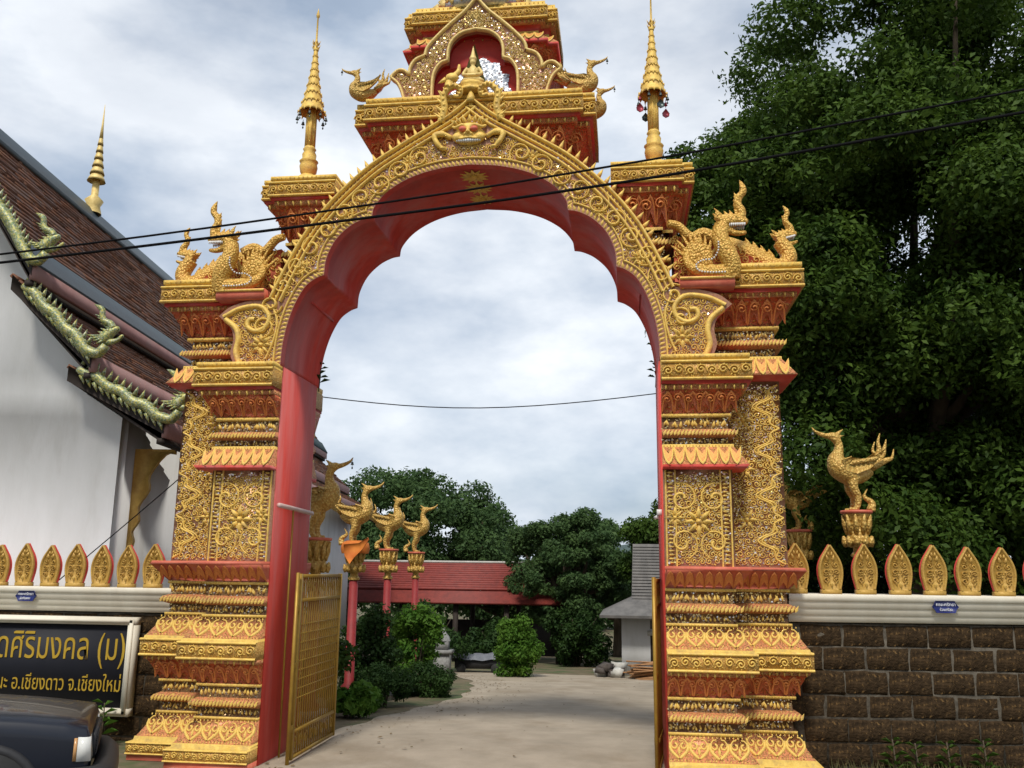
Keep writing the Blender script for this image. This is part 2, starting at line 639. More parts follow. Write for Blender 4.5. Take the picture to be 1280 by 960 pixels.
# small shared pieces
def petal_mesh(name, m_face, m_rim, point=1):
    """Pointed lotus petal, one unit wide and high, with a raised rim and a rib; the point is up (1) or down (-1)."""
    t = np.linspace(0, 1, 7)
    half = 0.5 * np.sqrt(np.clip(1 - t ** 2.2, 0, 1)) * (1 - 0.12 * t)
    half[-1] = 0.0
    rim = np.vstack([np.stack([half, t], 1), np.stack([-half[-2::-1], t[-2::-1]], 1)])
    rim[:, 1] *= point
    n = len(rim)
    inner = rim * np.array([0.72, 0.78]) + np.array([0, 0.08 * point])
    mid = rim * np.array([0.90, 0.93]) + np.array([0, 0.03 * point])
    V = np.vstack([np.c_[rim, np.full(n, -0.02)], np.c_[mid, np.full(n, 0.16)], np.c_[inner, np.full(n, 0.06)], [[0, 0.45 * point, 0.2]]])
    a = np.arange(n - 1)
    q = lambda k: np.stack([a + k * n, a + 1 + k * n, a + 1 + (k + 1) * n, a + (k + 1) * n], 1)
    mb = MB()
    mb.add(V, [q(0), q(1)], 1)
    mb.f.append(np.stack([a + 2 * n, a + 1 + 2 * n, np.full(n - 1, 3 * n)], 1))
    mb.m.append(np.zeros(n - 1, int))
    return mb.mesh(name, [m_face, m_rim], True)


def heart_mesh(name, m):
    mb = MB()
    I = Patch((0, 0, 0), (1, 0, 0), (0, 1, 0))
    for c in (1, -1):
        V, F = spiral(R=0.26, turns=1.1, n=12, w=0.2, h=0.3, chir=-c)
        put2(mb, (V, F), I, c * 0.2, 0.58, math.pi / 2 + c * 0.3)
        P = catmull([(c * 0.44, 0.66), (c * 0.42, 0.36), (0.02 * c, 0.02)], 4)
        put2(mb, rtube(P, [0.075] * 8 + [0.03], 0.11), I, 0, 0)
    put2(mb, DR, I, 0, 0.16, math.pi / 2, 0.42)
    return mb.mesh(name, [m], True)


PET = {"gold": petal_mesh("lotus_petal", gold_orange, gold, -1), "red": petal_mesh("red_lotus_petal", gold_red, gold_red, 1),
       "frieze": petal_mesh("frieze_petal", frieze_carved, gold_red, 1)}
HRT = heart_mesh("heart_scroll", gold)


def tier(parent, name, plan, mult, bands, base_mats=PM):
    """A moulded stack: lofts the plan through the bands, then covers each front face with its ornament.
    band = (z0, e0, z1, e1, kind)"""
    n = len(plan)
    core = MB()
    rings, mids = [], []
    mi_of = {"plain": RED, "pink": PINK, "band": BAND, "hearts": HEART, "cord": GOLD, "teeth": HEART, "mosaic": MOSD, "torus": HEART,
             "frieze": FRIEZE, "flare": PINK, "roof": HEART, "gold": GOLD, "panel": MOS, "dark": RED}
    for z0, e0, z1, e1, kind in bands:
        if kind == "torus":
            zs = np.linspace(z0, z1, 5)
            es = e0 + (e1 - e0) * np.array([0, 0.75, 1, 0.75, 0.0]) if e1 > e0 else np.full(5, e0)
            seg = list(zip(zs, es))
        elif kind in ("flare", "roof", "frieze"):
            u = np.linspace(0, 1, 5)
            w = u
            seg = [(z0 + (z1 - z0) * a, e0 + (e1 - e0) * b) for a, b in zip(u, w)]
        else:
            seg = [(z0, e0), (z1, e1)]
        for k, (z, e) in enumerate(seg):
            rings.append(np.c_[offset_plan(plan, e, mult), np.full(n, z)])
            mids.append(mi_of[kind])
    Vv = np.vstack(rings)
    G = grid_faces(len(rings), n, True).reshape(len(rings) - 1, n, 4)
    core.add(Vv, [])
    for k in range(len(rings) - 1):
        core.f.append(G[k])
        core.m.append(np.full(n, mids[k + 1], int))
    tri = np.array(tessellate_polygon([[Vector((p[0], p[1], 0)) for p in plan]]))
    core.f.append(tri + (len(rings) - 1) * n)
    core.m.append(np.full(len(tri), RED, int))
    o = core.build(name, base_mats, parent)
    rel, glit = MB(), MB()
    for z0, e0, z1, e1, kind in bands:
        ee0, ee1 = (e1, e1) if kind == "torus" else (e0, e1)
        A, B = offset_plan(plan, ee0, mult), offset_plan(plan, ee1, mult)
        for i in range(n):
            j = (i + 1) % n
            d = plan[j][0] - plan[i][0]
            if d < 0.02 or abs(plan[j][1] - plan[i][1]) > 1e-6:
                continue
            x0, x1 = max(A[i][0], B[i][0]), min(A[j][0], B[j][0])
            if kind in ("flare", "roof", "hearts", "frieze"):
                x0, x1 = (A[i][0] + B[i][0]) / 2, (A[j][0] + B[j][0]) / 2
            ya, yb = A[i][1], B[i][1]
            vv = (0, yb - ya, z1 - z0)
            H = math.hypot(yb - ya, z1 - z0)
            L = x1 - x0
            if L < 0.04:
                continue
            pt = Patch((x0, ya, z0), (1, 0, 0), vv, L, H)
            if kind == "band":
                put2(rel, rtube([(0.0, 0.06 * H), (L / 2, 0.06 * H), (L, 0.06 * H)], 0.08 * H, 0.12 * H), pt, 0, 0)
                put2(rel, rtube([(0.0, 0.94 * H), (L / 2, 0.94 * H), (L, 0.94 * H)], 0.08 * H, 0.12 * H), pt, 0, 0)
                scroll_row(rel, pt, 0.01, L - 0.01, 0.14 * H, 0.86 * H)
            elif kind == "cord":
                teeth(rel, pt, 0, L, H * 0.1, H * 0.9, 1)
            elif kind == "teeth":
                teeth(rel, pt, 0, L, H, H * 1.25, -1)
            elif kind == "torus":
                leaf_row(rel, pt, 0, L, 0.15 * H, 0.80 * H, 0.031)
            elif kind == "mosaic":
                chips(glit, pt, int(L * H * 1700) + 6, 0.010)
                for s in np.arange(0.02, L - 0.01, 0.036):
                    put2(rel, DR, pt, s, rng.uniform(0.05, 0.3) * H, rng.uniform(1.1, 2.0), 0.72 * H)
            elif kind == "hearts":
                k = max(1, int(round(L / (H * 0.66))))
                for q in range(k):
                    w = L / k
                    h = bpy.data.objects.new("heart_scroll", HRT)
                    COL.objects.link(h)
                    h.parent = o
                    h.matrix_basis = pt.matrix((q + 0.5) * w, 0.1 * H, 0.002, w * 0.98, H * 0.92, H * 0.55)
                teeth(rel, pt, 0, L, 0.0, 0.1 * H, 1)
                teeth(rel, pt, 0, L, H, 0.12 * H, -1)
            elif kind in ("roof", "flare", "frieze"):
                down = kind == "roof"
                k = max(1, int(round(L / (0.085 if kind == "flare" else (0.10 if down else 0.115)))))
                for q in range(k):
                    w = L / k
                    h = bpy.data.objects.new("lotus_petal", PET["gold" if down else ("red" if kind == "flare" else "frieze")])
                    COL.objects.link(h)
                    h.parent = o
                    bow = 0.012 if kind != "flare" else 0.010
                    h.matrix_basis = pt.matrix((q + 0.5) * w, H * (0.96 if down else 0.06), bow if down else 0.004, w * 1.04, H * (1.02 if down else 0.9), H * 0.34)
                if kind == "frieze":
                    scroll_row(rel, pt, 0, L, 0.40 * H, 0.92 * H, 1)
                if down:
                    teeth(rel, pt, 0, L, H, 0.1, 1) if False else None
    if rel.n:
        rel.build("leaf_relief", [gold, gold_red], o, True, kind="stuff")
    if glit.n:
        glit.build("mirror_mosaic", mirror_band, o, kind="stuff")
    return o


def mirror_plan(P, mult):
    """Mirror in x, keeping counter-clockwise order; edge multipliers follow their edges."""
    n = len(P)
    Q = [(-x, y) for x, y in P][::-1]
    m = [mult[(n - 2 - i) % n] for i in range(n)]
    return Q, m


def side_plan(P, mult, sg):
    return (P, mult) if sg > 0 else mirror_plan(P, mult)


# ------------------------------------------------------------------ ground
def gz(y):
    return -0.05 * min(max(y - 1.5, 0.0), 30.0)


soil = mat("soil", (0.17, 0.13, 0.08), (0.10, 0.085, 0.045), scale=2.5, rough=0.95, bump=0.5, bscale=14, c3=(0.06, 0.09, 0.03), s3=0.9, p3=(0.48, 0.62))
concrete = mat("worn_concrete", (0.37, 0.31, 0.235), (0.28, 0.235, 0.175), scale=1.4, rough=0.9, bump=0.3, bscale=30, c3=(0.23, 0.18, 0.12), s3=0.6, p3=(0.50, 0.72), detail=10)
asphalt = mat("asphalt", (0.06, 0.058, 0.055), (0.045, 0.044, 0.042), scale=8, rough=0.9, bump=0.4, bscale=80)


def sheet(name, m, x_of, ys, dz, nx=6, kind="structure"):
    V, rows = [], 0
    for y in ys:
        a, b = x_of(y)
        for i in range(nx + 1):
            V.append((a + (b - a) * i / nx, y, gz(y) + dz))
    mb = MB()
    mb.add(V, grid_faces(len(ys), nx + 1)[:, ::-1])
    return mb.build(name, m, kind=kind)


sheet("ground", soil, lambda y: (-420, 420), [-300, -40, -5, -1, 0, 1.5, 4, 8, 14, 20, 31.5, 60, 120, 500], -0.004, 12)
sheet("road", asphalt, lambda y: (-120, 120), [-7.5, -5, -2.9], 0.0)
_L = [(-2.9, -4.6), (-0.6, -2.6), (0.9, -1.9), (2.0, -1.70), (3.4, -1.62), (4.7, -1.42), (6.5, -1.18), (8.5, -1.3), (10.8, -1.72), (12.4, -2.7), (13.4, -3.6)]
_R = [(-2.9, 4.6), (-0.6, 2.6), (0.9, 2.0), (3.0, 2.6), (6, 4.6), (10, 5.2), (13.4, 5.5)]
sheet("driveway", concrete, lambda y: (float(np.interp(y, *zip(*_L))) + 0.05 * math.sin(5 * y), float(np.interp(y, *zip(*_R)))),
      list(np.linspace(-2.9, 13.4, 70)), 0.004, 10)

# far hills
hm = mat("hill_forest", (0.055, 0.085, 0.075), (0.04, 0.065, 0.06), scale=0.05, rough=1.0)
hb = MB()
xs = np.linspace(-420, 420, 90)
hz = 14 + 9 * np.sin(xs * 0.021 + 1.0) + 5 * np.sin(xs * 0.055) + 2.0 * np.sin(xs * 0.15 + 2)
rows = []
for k, (yy, f) in enumerate([(250, 0), (280, 0.45), (310, 0.8), (345, 1.0), (400, 0.6)]):
    rows.append(np.c_[xs, np.full(90, yy) + 6 * np.sin(xs * 0.03 + k), -2.2 + f * (0.55 * hz + 2)])
hb.add(np.vstack(rows), grid_faces(5, 90)[:, ::-1])
hb.build("hills", hm, smooth=True, kind="structure")

# ------------------------------------------------------------------ temple gateway
GATE = thing("temple_gateway", "tall red and gold arched temple gateway covered in carved scrolls and mirror mosaic", "gateway")
XI, XM, XO, YF, YO, YB, YOB = 1.79, 2.36, 2.85, -0.05, 0.20, 0.93, 0.75

BASE = [(0.0, .19, .05, .19, "pink"), (.05, .20, .155, .20, "band"), (.155, .16, .20, .15, "gold"), (.20, .14, .385, .02, "hearts"),
        (.385, .03, .41, .03, "cord"), (.41, .0, .485, .0, "mosaic"), (.485, .01, .57, .075, "torus"), (.57, .0, .665, .0, "mosaic"),
        (.665, .03, .69, .03, "cord"), (.69, .02, .87, .115, "frieze"), (.87, .14, .905, .14, "teeth"), (.905, .17, 1.06, .17, "band"),
        (1.06, .15, 1.085, .145, "gold"), (1.085, .14, 1.265, .015, "hearts"), (1.265, .03, 1.29, .03, "cord"), (1.29, .0, 1.37, .0, "mosaic"),
        (1.37, .01, 1.455, .075, "torus"), (1.455, .0, 1.555, .0, "mosaic"), (1.555, .025, 1.58, .025, "cord"),
        (1.58, .02, 1.735, .15, "flare"), (1.735, .155, 1.765, .14, "pink")]
ICAP = [(1.765, .03, 2.60, .03, "panel"), (2.60, .14, 2.635, .165, "dark"), (2.635, .165, 2.80, .05, "roof"), (2.80, .05, 2.825, .05, "cord"),
        (2.825, .01, 2.885, .01, "mosaic"), (2.885, .02, 2.965, .085, "torus"), (2.965, .01, 3.07, .01, "mosaic"), (3.07, .04, 3.10, .04, "cord"),
        (3.10, .03, 3.30, .15, "frieze"), (3.30, .17, 3.345, .17, "teeth"), (3.345, .20, 3.375, .20, "dark"), (3.375, .215, 3.55, .215, "band"),
        (3.55, .19, 3.57, .19, "gold"), (3.57, .20, 3.61, .20, "cord")]
OCAP = [(1.765, .02, 3.44, .02, "panel"), (3.44, .12, 3.475, .16, "dark"), (3.475, .165, 3.645, .05, "roof"), (3.645, .05, 3.67, .05, "cord"),
        (3.67, .0, 3.75, .0, "mosaic"), (3.75, .02, 3.835, .09, "torus"), (3.835, .0, 3.93, .0, "mosaic"), (3.93, .04, 3.96, .04, "cord"),
        (3.96, .03, 4.20, .17, "frieze"), (4.20, .19, 4.245, .19, "teeth"), (4.245, .22, 4.275, .22, "dark"), (4.275, .25, 4.44, .25, "band"),
        (4.44, .22, 4.465, .22, "gold"), (4.465, .24, 4.51, .24, "cord")]

for sg in (1, -1):
    P, M_ = side_plan([(XI, YF), (XM, YF), (XM, YO), (XO, YO), (XO, YOB), (XM, YOB), (XM, YB), (XI, YB)], [1, 1, 1, 1, 1, 1, 1, 0], sg)
    pier = tier(GATE, "pier_base", P, M_, BASE)
    P, M_ = side_plan([(XI, YF), (XM, YF), (XM, YB), (XI, YB)], [1, 1, 1, 0], sg)
    ip = tier(GATE, "inner_pier", P, M_, ICAP)
    P, M_ = side_plan([(XM - 0.1, YO), (XO, YO), (XO, YOB), (XM - 0.1, YOB)], [1, 1, 1, 0], sg)
    op = tier(GATE, "outer_pier", P, M_, OCAP)
    # mosaic panels with filigree
    xa, xb = (XI, XM + .03) if sg > 0 else (-XM - .03, -XI)
    pt = Patch((xa, YF - .03, 1.765), (1, 0, 0), (0, 0, 1), xb - xa, 0.835)
    rel, glit = MB(), MB()
    Lp, Hp = pt.L, pt.H
    chips(glit, pt, 750, 0.012, s0=0.03, s1=Lp - 0.03, t0=0.02, t1=Hp - 0.02)
    for a, b in ((0.022, 0.022), (Lp - 0.022, Lp - 0.022), (0.105, 0.105), (Lp - 0.105, Lp - 0.105)):
        put2(rel, rtube([(a, 0), (a, Hp / 2), (a, Hp)], 0.009, 0.016), pt, 0, 0)
    for a in (0.063, Lp - 0.063):
        for t in np.arange(0.03, Hp - 0.02, 0.034):
            put2(rel, DR, pt, a - 0.03, t, 0, 0.06, 0)
    scroll_field(rel, pt, lambda s, t: (s > 0.115) & (s < Lp - 0.115) & (t > 0.04) & (t < Hp - 0.04), 0.125, Lp - 0.1, 0.045, Hp, 0.064, jit=0.1)
    for q in (-1, 1):
        V, F = spiral(R=0.14, turns=1.3, n=22, w=0.09, h=0.16, chir=q)
        put2(rel, (V, F), pt, Lp / 2 + q * 0.14, Hp * 0.70, 1.2 * q + (math.pi if q < 0 else 0))
        put2(rel, (V, F), pt, Lp / 2 - q * 0.14, Hp * 0.24, -1.2 * q + (math.pi if q < 0 else 0))
    flower(rel, pt, Lp * 0.5, Hp * 0.46, 0.13)
    flower(rel, pt, Lp * 0.16 if sg > 0 else Lp * 0.84, Hp * 0.5, 0.085)
    rel.build("panel_relief", gold, ip, True, kind="stuff")
    glit.build("mirror_mosaic", mirror, ip, kind="stuff")
    xa, xb = (XM + .03, XO + .02) if sg > 0 else (-XO - .02, -XM - .03)
    pt = Patch((xa, YO - .02, 1.765), (1, 0, 0), (0, 0, 1), xb - xa, 1.67)
    rel, glit = MB(), MB()
    Lp, Hp = pt.L, pt.H
    chips(glit, pt, 1250, 0.012, t0=0.02, t1=Hp - 0.02, s0=0.02, s1=Lp - 0.02)
    out_s = (lambda u: Lp - u) if sg > 0 else (lambda u: u)
    # chain of ogee arches down the outer edge, drawn as a double gold line
    for off, wd in ((0.0, 0.010), (0.034, 0.009)):
        for k in range(4):
            t0 = 0.03 + k * (Hp - 0.06) / 4
            dt = (Hp - 0.06) / 4
            path = catmull([(out_s(0.02), t0), (out_s(0.10), t0 + .12 * dt), (out_s(0.08 + off), t0 + .3 * dt), (out_s(0.18 + off), t0 + .42 * dt),
                            (out_s(0.215 + off), t0 + .5 * dt), (out_s(0.18 + off), t0 + .58 * dt), (out_s(0.08 + off), t0 + .7 * dt),
                            (out_s(0.10), t0 + .88 * dt), (out_s(0.02), t0 + dt)], 4)
            put2(rel, rtube(path, wd, 0.02), pt, 0, 0)
    scroll_field(rel, pt, lambda s, t: (s > 0.03) & (s < Lp - 0.03) & (t > 0.04) & (t < Hp - 0.04), 0.04, Lp, 0.05, Hp, 0.066, jit=0.1)
    for k in range(3):
        flower(rel, pt, out_s(0.34), Hp * (0.25 + 0.27 * k), 0.10, petals=6)
    rel.build("panel_relief", gold, op, True, kind="stuff")
    glit.build("mirror_mosaic", mirror, op, kind="stuff")

# jamb skins: plain red inner faces, one for each side
IN_HALF = [(1.785, 3.60), (1.775, 3.8), (1.742, 4.0), (1.68, 4.2), (1.59, 4.37), (1.49, 4.455), (1.405, 4.49)]
IN_HALF2 = [(1.405, 4.49), (1.39, 4.66), (1.31, 4.84), (1.18, 4.975), (1.05, 5.045), (0.955, 5.065)]
IN_HALF3 = [(0.955, 5.065), (0.93, 5.18), (0.80, 5.335), (0.58, 5.465), (0.30, 5.545), (0.0, 5.575)]
inner_r = np.vstack([catmull(IN_HALF, 5)[:-1], catmull(IN_HALF2, 5)[:-1], catmull(IN_HALF3, 6)])
OUT_A = [(2.25, 3.60), (2.295, 3.73), (2.275, 3.86), (2.31, 3.98), (2.44, 4.10)]
OUT_B = [(2.44, 4.10), (2.33, 4.19), (2.15, 4.245), (1.94, 4.275)]
OUT_C = [(1.94, 4.275), (1.83, 4.53), (1.66, 4.87), (1.47, 5.145), (1.24, 5.40), (0.99, 5.625), (0.73, 5.80), (0.46, 5.965), (0.21, 6.12), (0.0, 6.30)]
outer_r = np.vstack([catmull(OUT_A, 4)[:-1], catmull(OUT_B, 4)[:-1], catmull(OUT_C, 5)])
flip = np.array([-1, 1])
inner_full = np.vstack([inner_r, (inner_r * flip)[-2::-1]])         # right springing, apex, left springing
outer_full = np.vstack([outer_r, (outer_r * flip)[-2::-1]])
ARCH_Y = -0.12
face_poly = np.vstack([outer_full, inner_full[::-1]])
arch = MB()
V, F = prism(face_poly, ARCH_Y, -0.02)
arch.add(V, F[:2], 0)
arch.add(V, F[2:], 1)
arch_o = arch.build("arch_face", [mosaic_ground, red], GATE)
# the thick red vault behind the face
cut_out = outer_full[(outer_full[:, 1] > 4.27)]
body_out = np.vstack([[(1.95, 3.60)], cut_out[np.abs(cut_out[:, 0]) < 1.93] * np.array([0.965, 0.985]) + np.array([0, 0.02]), [(-1.95, 3.60)]])
vault = MB()
vault.add(*prism(np.vstack([body_out, (inner_full + [0, 0])[::-1]]), -0.02, 1.0))
vault_o = vault.build("vault", [red], GATE)
for sg in (1, -1):
    jb = MB()
    x = sg * 1.79
    jb.add(*box(min(x, x - sg * 0.012), max(x, x - sg * 0.012), YF + 0.01, YB - 0.02, 0.0, 3.60))
    jb.build("jamb_face", red, GATE)
# gold medallions painted in relief under the vault
for y, r_ in ((0.14, .13), (0.42, .125), (0.70, .12)):
    mb = MB()
    pt = Patch((0, y, 5.565), (1, 0, 0), (0, -1, 0))
    for k in range(12):
        put2(mb, DR, pt, 0.03 * math.cos(k * math.pi / 6), 0.03 * math.sin(k * math.pi / 6), k * math.pi / 6, r_, kh=0.06)
    V, F = ellipsoid((0, 0, 0), (0.045, 0.045, 0.025), 10, 5)
    put2(mb, (V, F), pt, 0, 0)
    mb.build("ceiling_medallion", gold, vault_o, True)

FP = Patch((0, ARCH_Y, 0), (1, 0, 0), (0, 0, 1))
seg_in, seg_out = resample(inner_full, 0.03), resample(outer_full, 0.03)


def pdist(s, t, Q):
    return np.sqrt(((np.stack([s, t], 1)[:, None] - Q[None]) ** 2).sum(2)).min(1)


def in_poly(s, t, P):
    ok = np.zeros(len(s), bool)
    j = len(P) - 1
    for i in range(len(P)):
        c = ((P[i, 1] > t) != (P[j, 1] > t)) & (s < (P[j, 0] - P[i, 0]) * (t - P[i, 1]) / (P[j, 1] - P[i, 1] + 1e-12) + P[i, 0])
        ok ^= c
        j = i
    return ok


def arch_ok(s, t, din=0.075, dout=0.15):
    s, t = np.atleast_1d(s), np.atleast_1d(t)
    k = in_poly(s, t, face_poly)
    if k.any():
        do = np.where((np.abs(s[k]) > 1.92) & (t[k] < 4.24), 0.06, dout)
        k[k] = (pdist(s[k], t[k], seg_in) > din) & (pdist(s[k], t[k], seg_out) > do)
    return k


def not_kala(s, t):
    return ~((np.abs(s) < 0.22) & (t > 5.76) & (t < 6.0))


glit = MB()
chips(glit, FP, 8000, 0.013, inside=lambda s, t: arch_ok(s, t, 0.06, 0.07), s0=-2.5, s1=2.5, t0=3.6, t1=6.2)
glit.build("mirror_mosaic", mirror, arch_o, kind="stuff")
rel = MB()
scroll_field(rel, FP, lambda s, t: arch_ok(s, t, 0.085, 0.15) & not_kala(s, t), -2.5, 2.5, 3.64, 6.2, 0.070, jit=0.12)
# larger rolling vine scrolls along the middle of the band
mid = resample(np.vstack([catmull([(2.02, 3.75), (1.97, 4.05), (1.86, 4.3), (1.66, 4.62), (1.42, 4.92), (1.15, 5.2), (0.83, 5.44), (0.5, 5.66)], 6)]), 0.235)
for sg in (1, -1):
    for i, (x, z) in enumerate(mid[1:]):
        V, F = spiral(R=0.115, turns=1.5, n=22, w=0.12, h=0.3, chir=sg * (1 if i % 2 else -1))
        put2(rel, (V, F), FP, sg * x, z, rng.uniform(0, 6.28), h0=0.006)
    for x, z, R in ((1.99, 3.80, .12), (1.62, 4.56, .09), (1.25, 5.03, .07), (0.62, 5.63, .08)):
        flower(rel, FP, sg * x, z, R)
    # the volute of the arch foot
    vol = catmull([(2.38, 4.085), (2.22, 4.165), (2.03, 4.185), (1.93, 4.10), (1.94, 3.99), (2.04, 3.935), (2.13, 3.98), (2.12, 4.05), (2.06, 4.055)], 5)
    for wdt, off in ((0.026, 0.0),):
        put2(rel, rtube(vol * [sg, 1], wdt, 0.045), FP, 0, 0)
    side = catmull([(2.36, 4.06), (2.25, 3.97), (2.215, 3.86), (2.23, 3.73), (2.19, 3.62)], 5)
    put2(rel, rtube(side * [sg, 1], 0.030, 0.05), FP, 0, 0)
    put2(rel, rtube(catmull([(1.90, 4.2), (1.84, 4.02), (1.87, 3.82), (1.93, 3.66)], 5) * [sg, 1], 0.012, 0.03), FP, 0, 0)
# rope of slanted leaves along the inner edge
ed = resample(inner_full, 0.042)
nn = normals2(ed)
for (x, z), (a, b) in zip(ed, nn):
    ang = math.atan2(-b, -a)
    put2(rel, DR, FP, x + 0.0 * a, z + 0.0 * b, ang + 0.45, 0.075, kh=0.07)
off1 = ed - nn * 0.07
put2(rel, rtube(off1, 0.010, 0.024), FP, 0, 0)
rel.build("scroll_relief", gold, arch_o, True, kind="stuff")
# raised frame bands following the outer edge
frame = MB()
oc = resample(catmull(OUT_C, 8), 0.05)
full_c = np.vstack([oc, (oc * flip)[-2::-1]])
nc = normals2(full_c)
for d, w_, h_ in ((0.022, 0.018, 0.05), (0.075, 0.012, 0.035), (0.125, 0.016, 0.045)):
    q = full_c + nc * d * 1.0
    k = (np.abs(q[:, 0]) > 0.012) | (np.arange(len(q)) == len(oc) - 1)
    put2(frame, rtube(q[k], w_, h_), FP, 0, 0)
for (x, z), (a, b) in zip(full_c[::1], nc[::1]):
    put2(frame, DR, FP, x + 0.035 * a, z + 0.035 * b, math.atan2(b, a) + (0.7 if x > 0 else -0.7), 0.06, kh=0.06)
frame.build("arch_frame", gold, arch_o, True)
# flame points along the outer edge
fl = MB()
fp = resample(catmull(OUT_C, 8), 0.095)
fn = normals2(fp)
for sg in (1, -1):
    for (x, z), (a, b) in zip(fp[1:-2], fn[1:-2]):
        bx, bz = x, z
        tx, tz = x - a * 0.075, z - b * 0.075 + 0.035
        fl.add(*tube([(sg * bx, -0.07, bz), (sg * (bx + tx) / 2, -0.075, (bz + tz) / 2 - 0.004), (sg * tx, -0.07, tz)], [0.026, 0.018, 0.002], 6))
fl.build("flame_fringe", gold, arch_o, True, kind="stuff")

# guardian face at the crown of the arch
kala = link("guardian_mask", None, GATE, (-0.01, ARCH_Y, 5.87))
kala.scale = (0.86, 0.86, 0.86)
m = MB()
m.add(*ellipsoid((0, 0.0, 0.0), (0.20, 0.07, 0.12)))
m.add(*ellipsoid((0, -0.045, 0.085), (0.15, 0.05, 0.06)))
for q in (-1, 1):
    m.add(*ellipsoid((q * 0.125, -0.045, -0.03), (0.07, 0.05, 0.055)))
    m.add(*tube(catmull([(q * 0.02, -0.07, 0.075), (q * 0.07, -0.085, 0.105), (q * 0.15, -0.06, 0.085), (q * 0.2, -0.02, 0.12)], 4), [0.02] * 12 + [0.006], 6))
    m.add(*ellipsoid((q * 0.035, -0.085, -0.012), (0.024, 0.03, 0.02)))
m.add(*tube([(0, -0.07, 0.075), (0, -0.105, 0.03), (0, -0.115, -0.005)], [0.014, 0.022, 0.028], 8))
m.add(*tube(catmull([(-0.17, -0.04, -0.03), (-0.09, -0.075, -0.06), (0, -0.085, -0.05), (0.09, -0.075, -0.06), (0.17, -0.04, -0.03)], 4), 0.016, 6))
remesh(m.build("face", gold, kala, True), 0.010)
for q in (-1, 1):
    e = MB()
    e.add(*ellipsoid((q * 0.066, -0.085, 0.052), (0.045, 0.035, 0.032), 12, 8))
    e.build("eye", pink_red, kala, True)
    a = MB()
    a.add(*tube(catmull([(q * 0.2, -0.02, -0.02), (q * 0.30, -0.045, 0.02), (q * 0.39, -0.05, 0.0), (q * 0.37, -0.06, -0.08), (q * 0.30, -0.05, -0.16), (q * 0.25, -0.05, -0.17)], 4),
                [0.030] * 4 + [0.038] * 6 + [0.030] * 5 + [0.022] * 4 + [0.016] * 2, 8))
    for px, pz in ((0.335, 0.01), (0.345, -0.11), (0.29, -0.16)):
        a.add(*ellipsoid((q * px, -0.052, pz), (0.042, 0.036, 0.016), 8, 5))
    a.build("arm", gold, kala, True)
t = MB()
for k in range(11):
    x = -0.13 + k * 0.026
    t.add(*box(x - 0.010, x + 0.010, -0.085 + 0.9 * x * x, -0.045, -0.098 + 0.6 * x * x, -0.062 + 0.6 * x * x))
t.build("teeth", mat("tooth_white", (0.8, 0.8, 0.78), (0.7, 0.7, 0.7)), kala, kind="stuff")
m = MB()
KP = Patch((0, 0, 0), (1, 0, 0), (0, 0, 1))
for k in range(7):
    a = math.pi * (0.2 + 0.1 * k)
    put2(m, DR, KP, 0.14 * math.cos(a), 0.1 + 0.04 * math.sin(a), a, 0.16, kh=0.3)
m.build("crown_leaves", gold, kala, True)

# apex finial: two curling stems and a flame-headed creature
apx = MB()
for sg in (1, -1):
    st = catmull([(sg * 0.30, -0.13, 6.02), (sg * 0.26, -0.15, 6.16), (sg * 0.27, -0.16, 6.30), (sg * 0.19, -0.17, 6.39), (sg * 0.10, -0.17, 6.36), (sg * 0.11, -0.17, 6.28), (sg * 0.17, -0.17, 6.29)], 5)
    apx.add(*tube(st, np.linspace(0.040, 0.018, len(st)), 8))
    for q in range(2, len(st) - 6, 2):
        o_ = np.array([sg * 0.04, -0.01, 0.05])
        apx.add(*cone(st[q], st[q] + o_ * (1.1 if q % 4 else 0.8), 0.022, 5))
        apx.add(*ellipsoid(st[q] + [0, -0.03, 0], (0.016, 0.016, 0.016), 6, 4))
    for k in range(4):
        z = 6.04 + 0.08 * k
        apx.add(*cone((sg * 0.27, -0.15, z), (sg * (0.36 - 0.01 * k), -0.16, z + 0.08), 0.025))
apx.add(*tube(catmull([(-0.22, -0.16, 6.38), (-0.20, -0.16, 6.47), (-0.13, -0.17, 6.54), (-0.12, -0.17, 6.62)], 5), np.linspace(0.055, 0.012, 16), 8))
apx.add(*ellipsoid((-0.19, -0.17, 6.48), (0.07, 0.05, 0.05)))
apx.add(*cone((-0.25, -0.17, 6.47), (-0.33, -0.17, 6.43), 0.03))
apx.add(*cone((0, -0.14, 6.22), (0, -0.15, 6.36), 0.06))
apx.build("apex_finial", gold, arch_o, True)

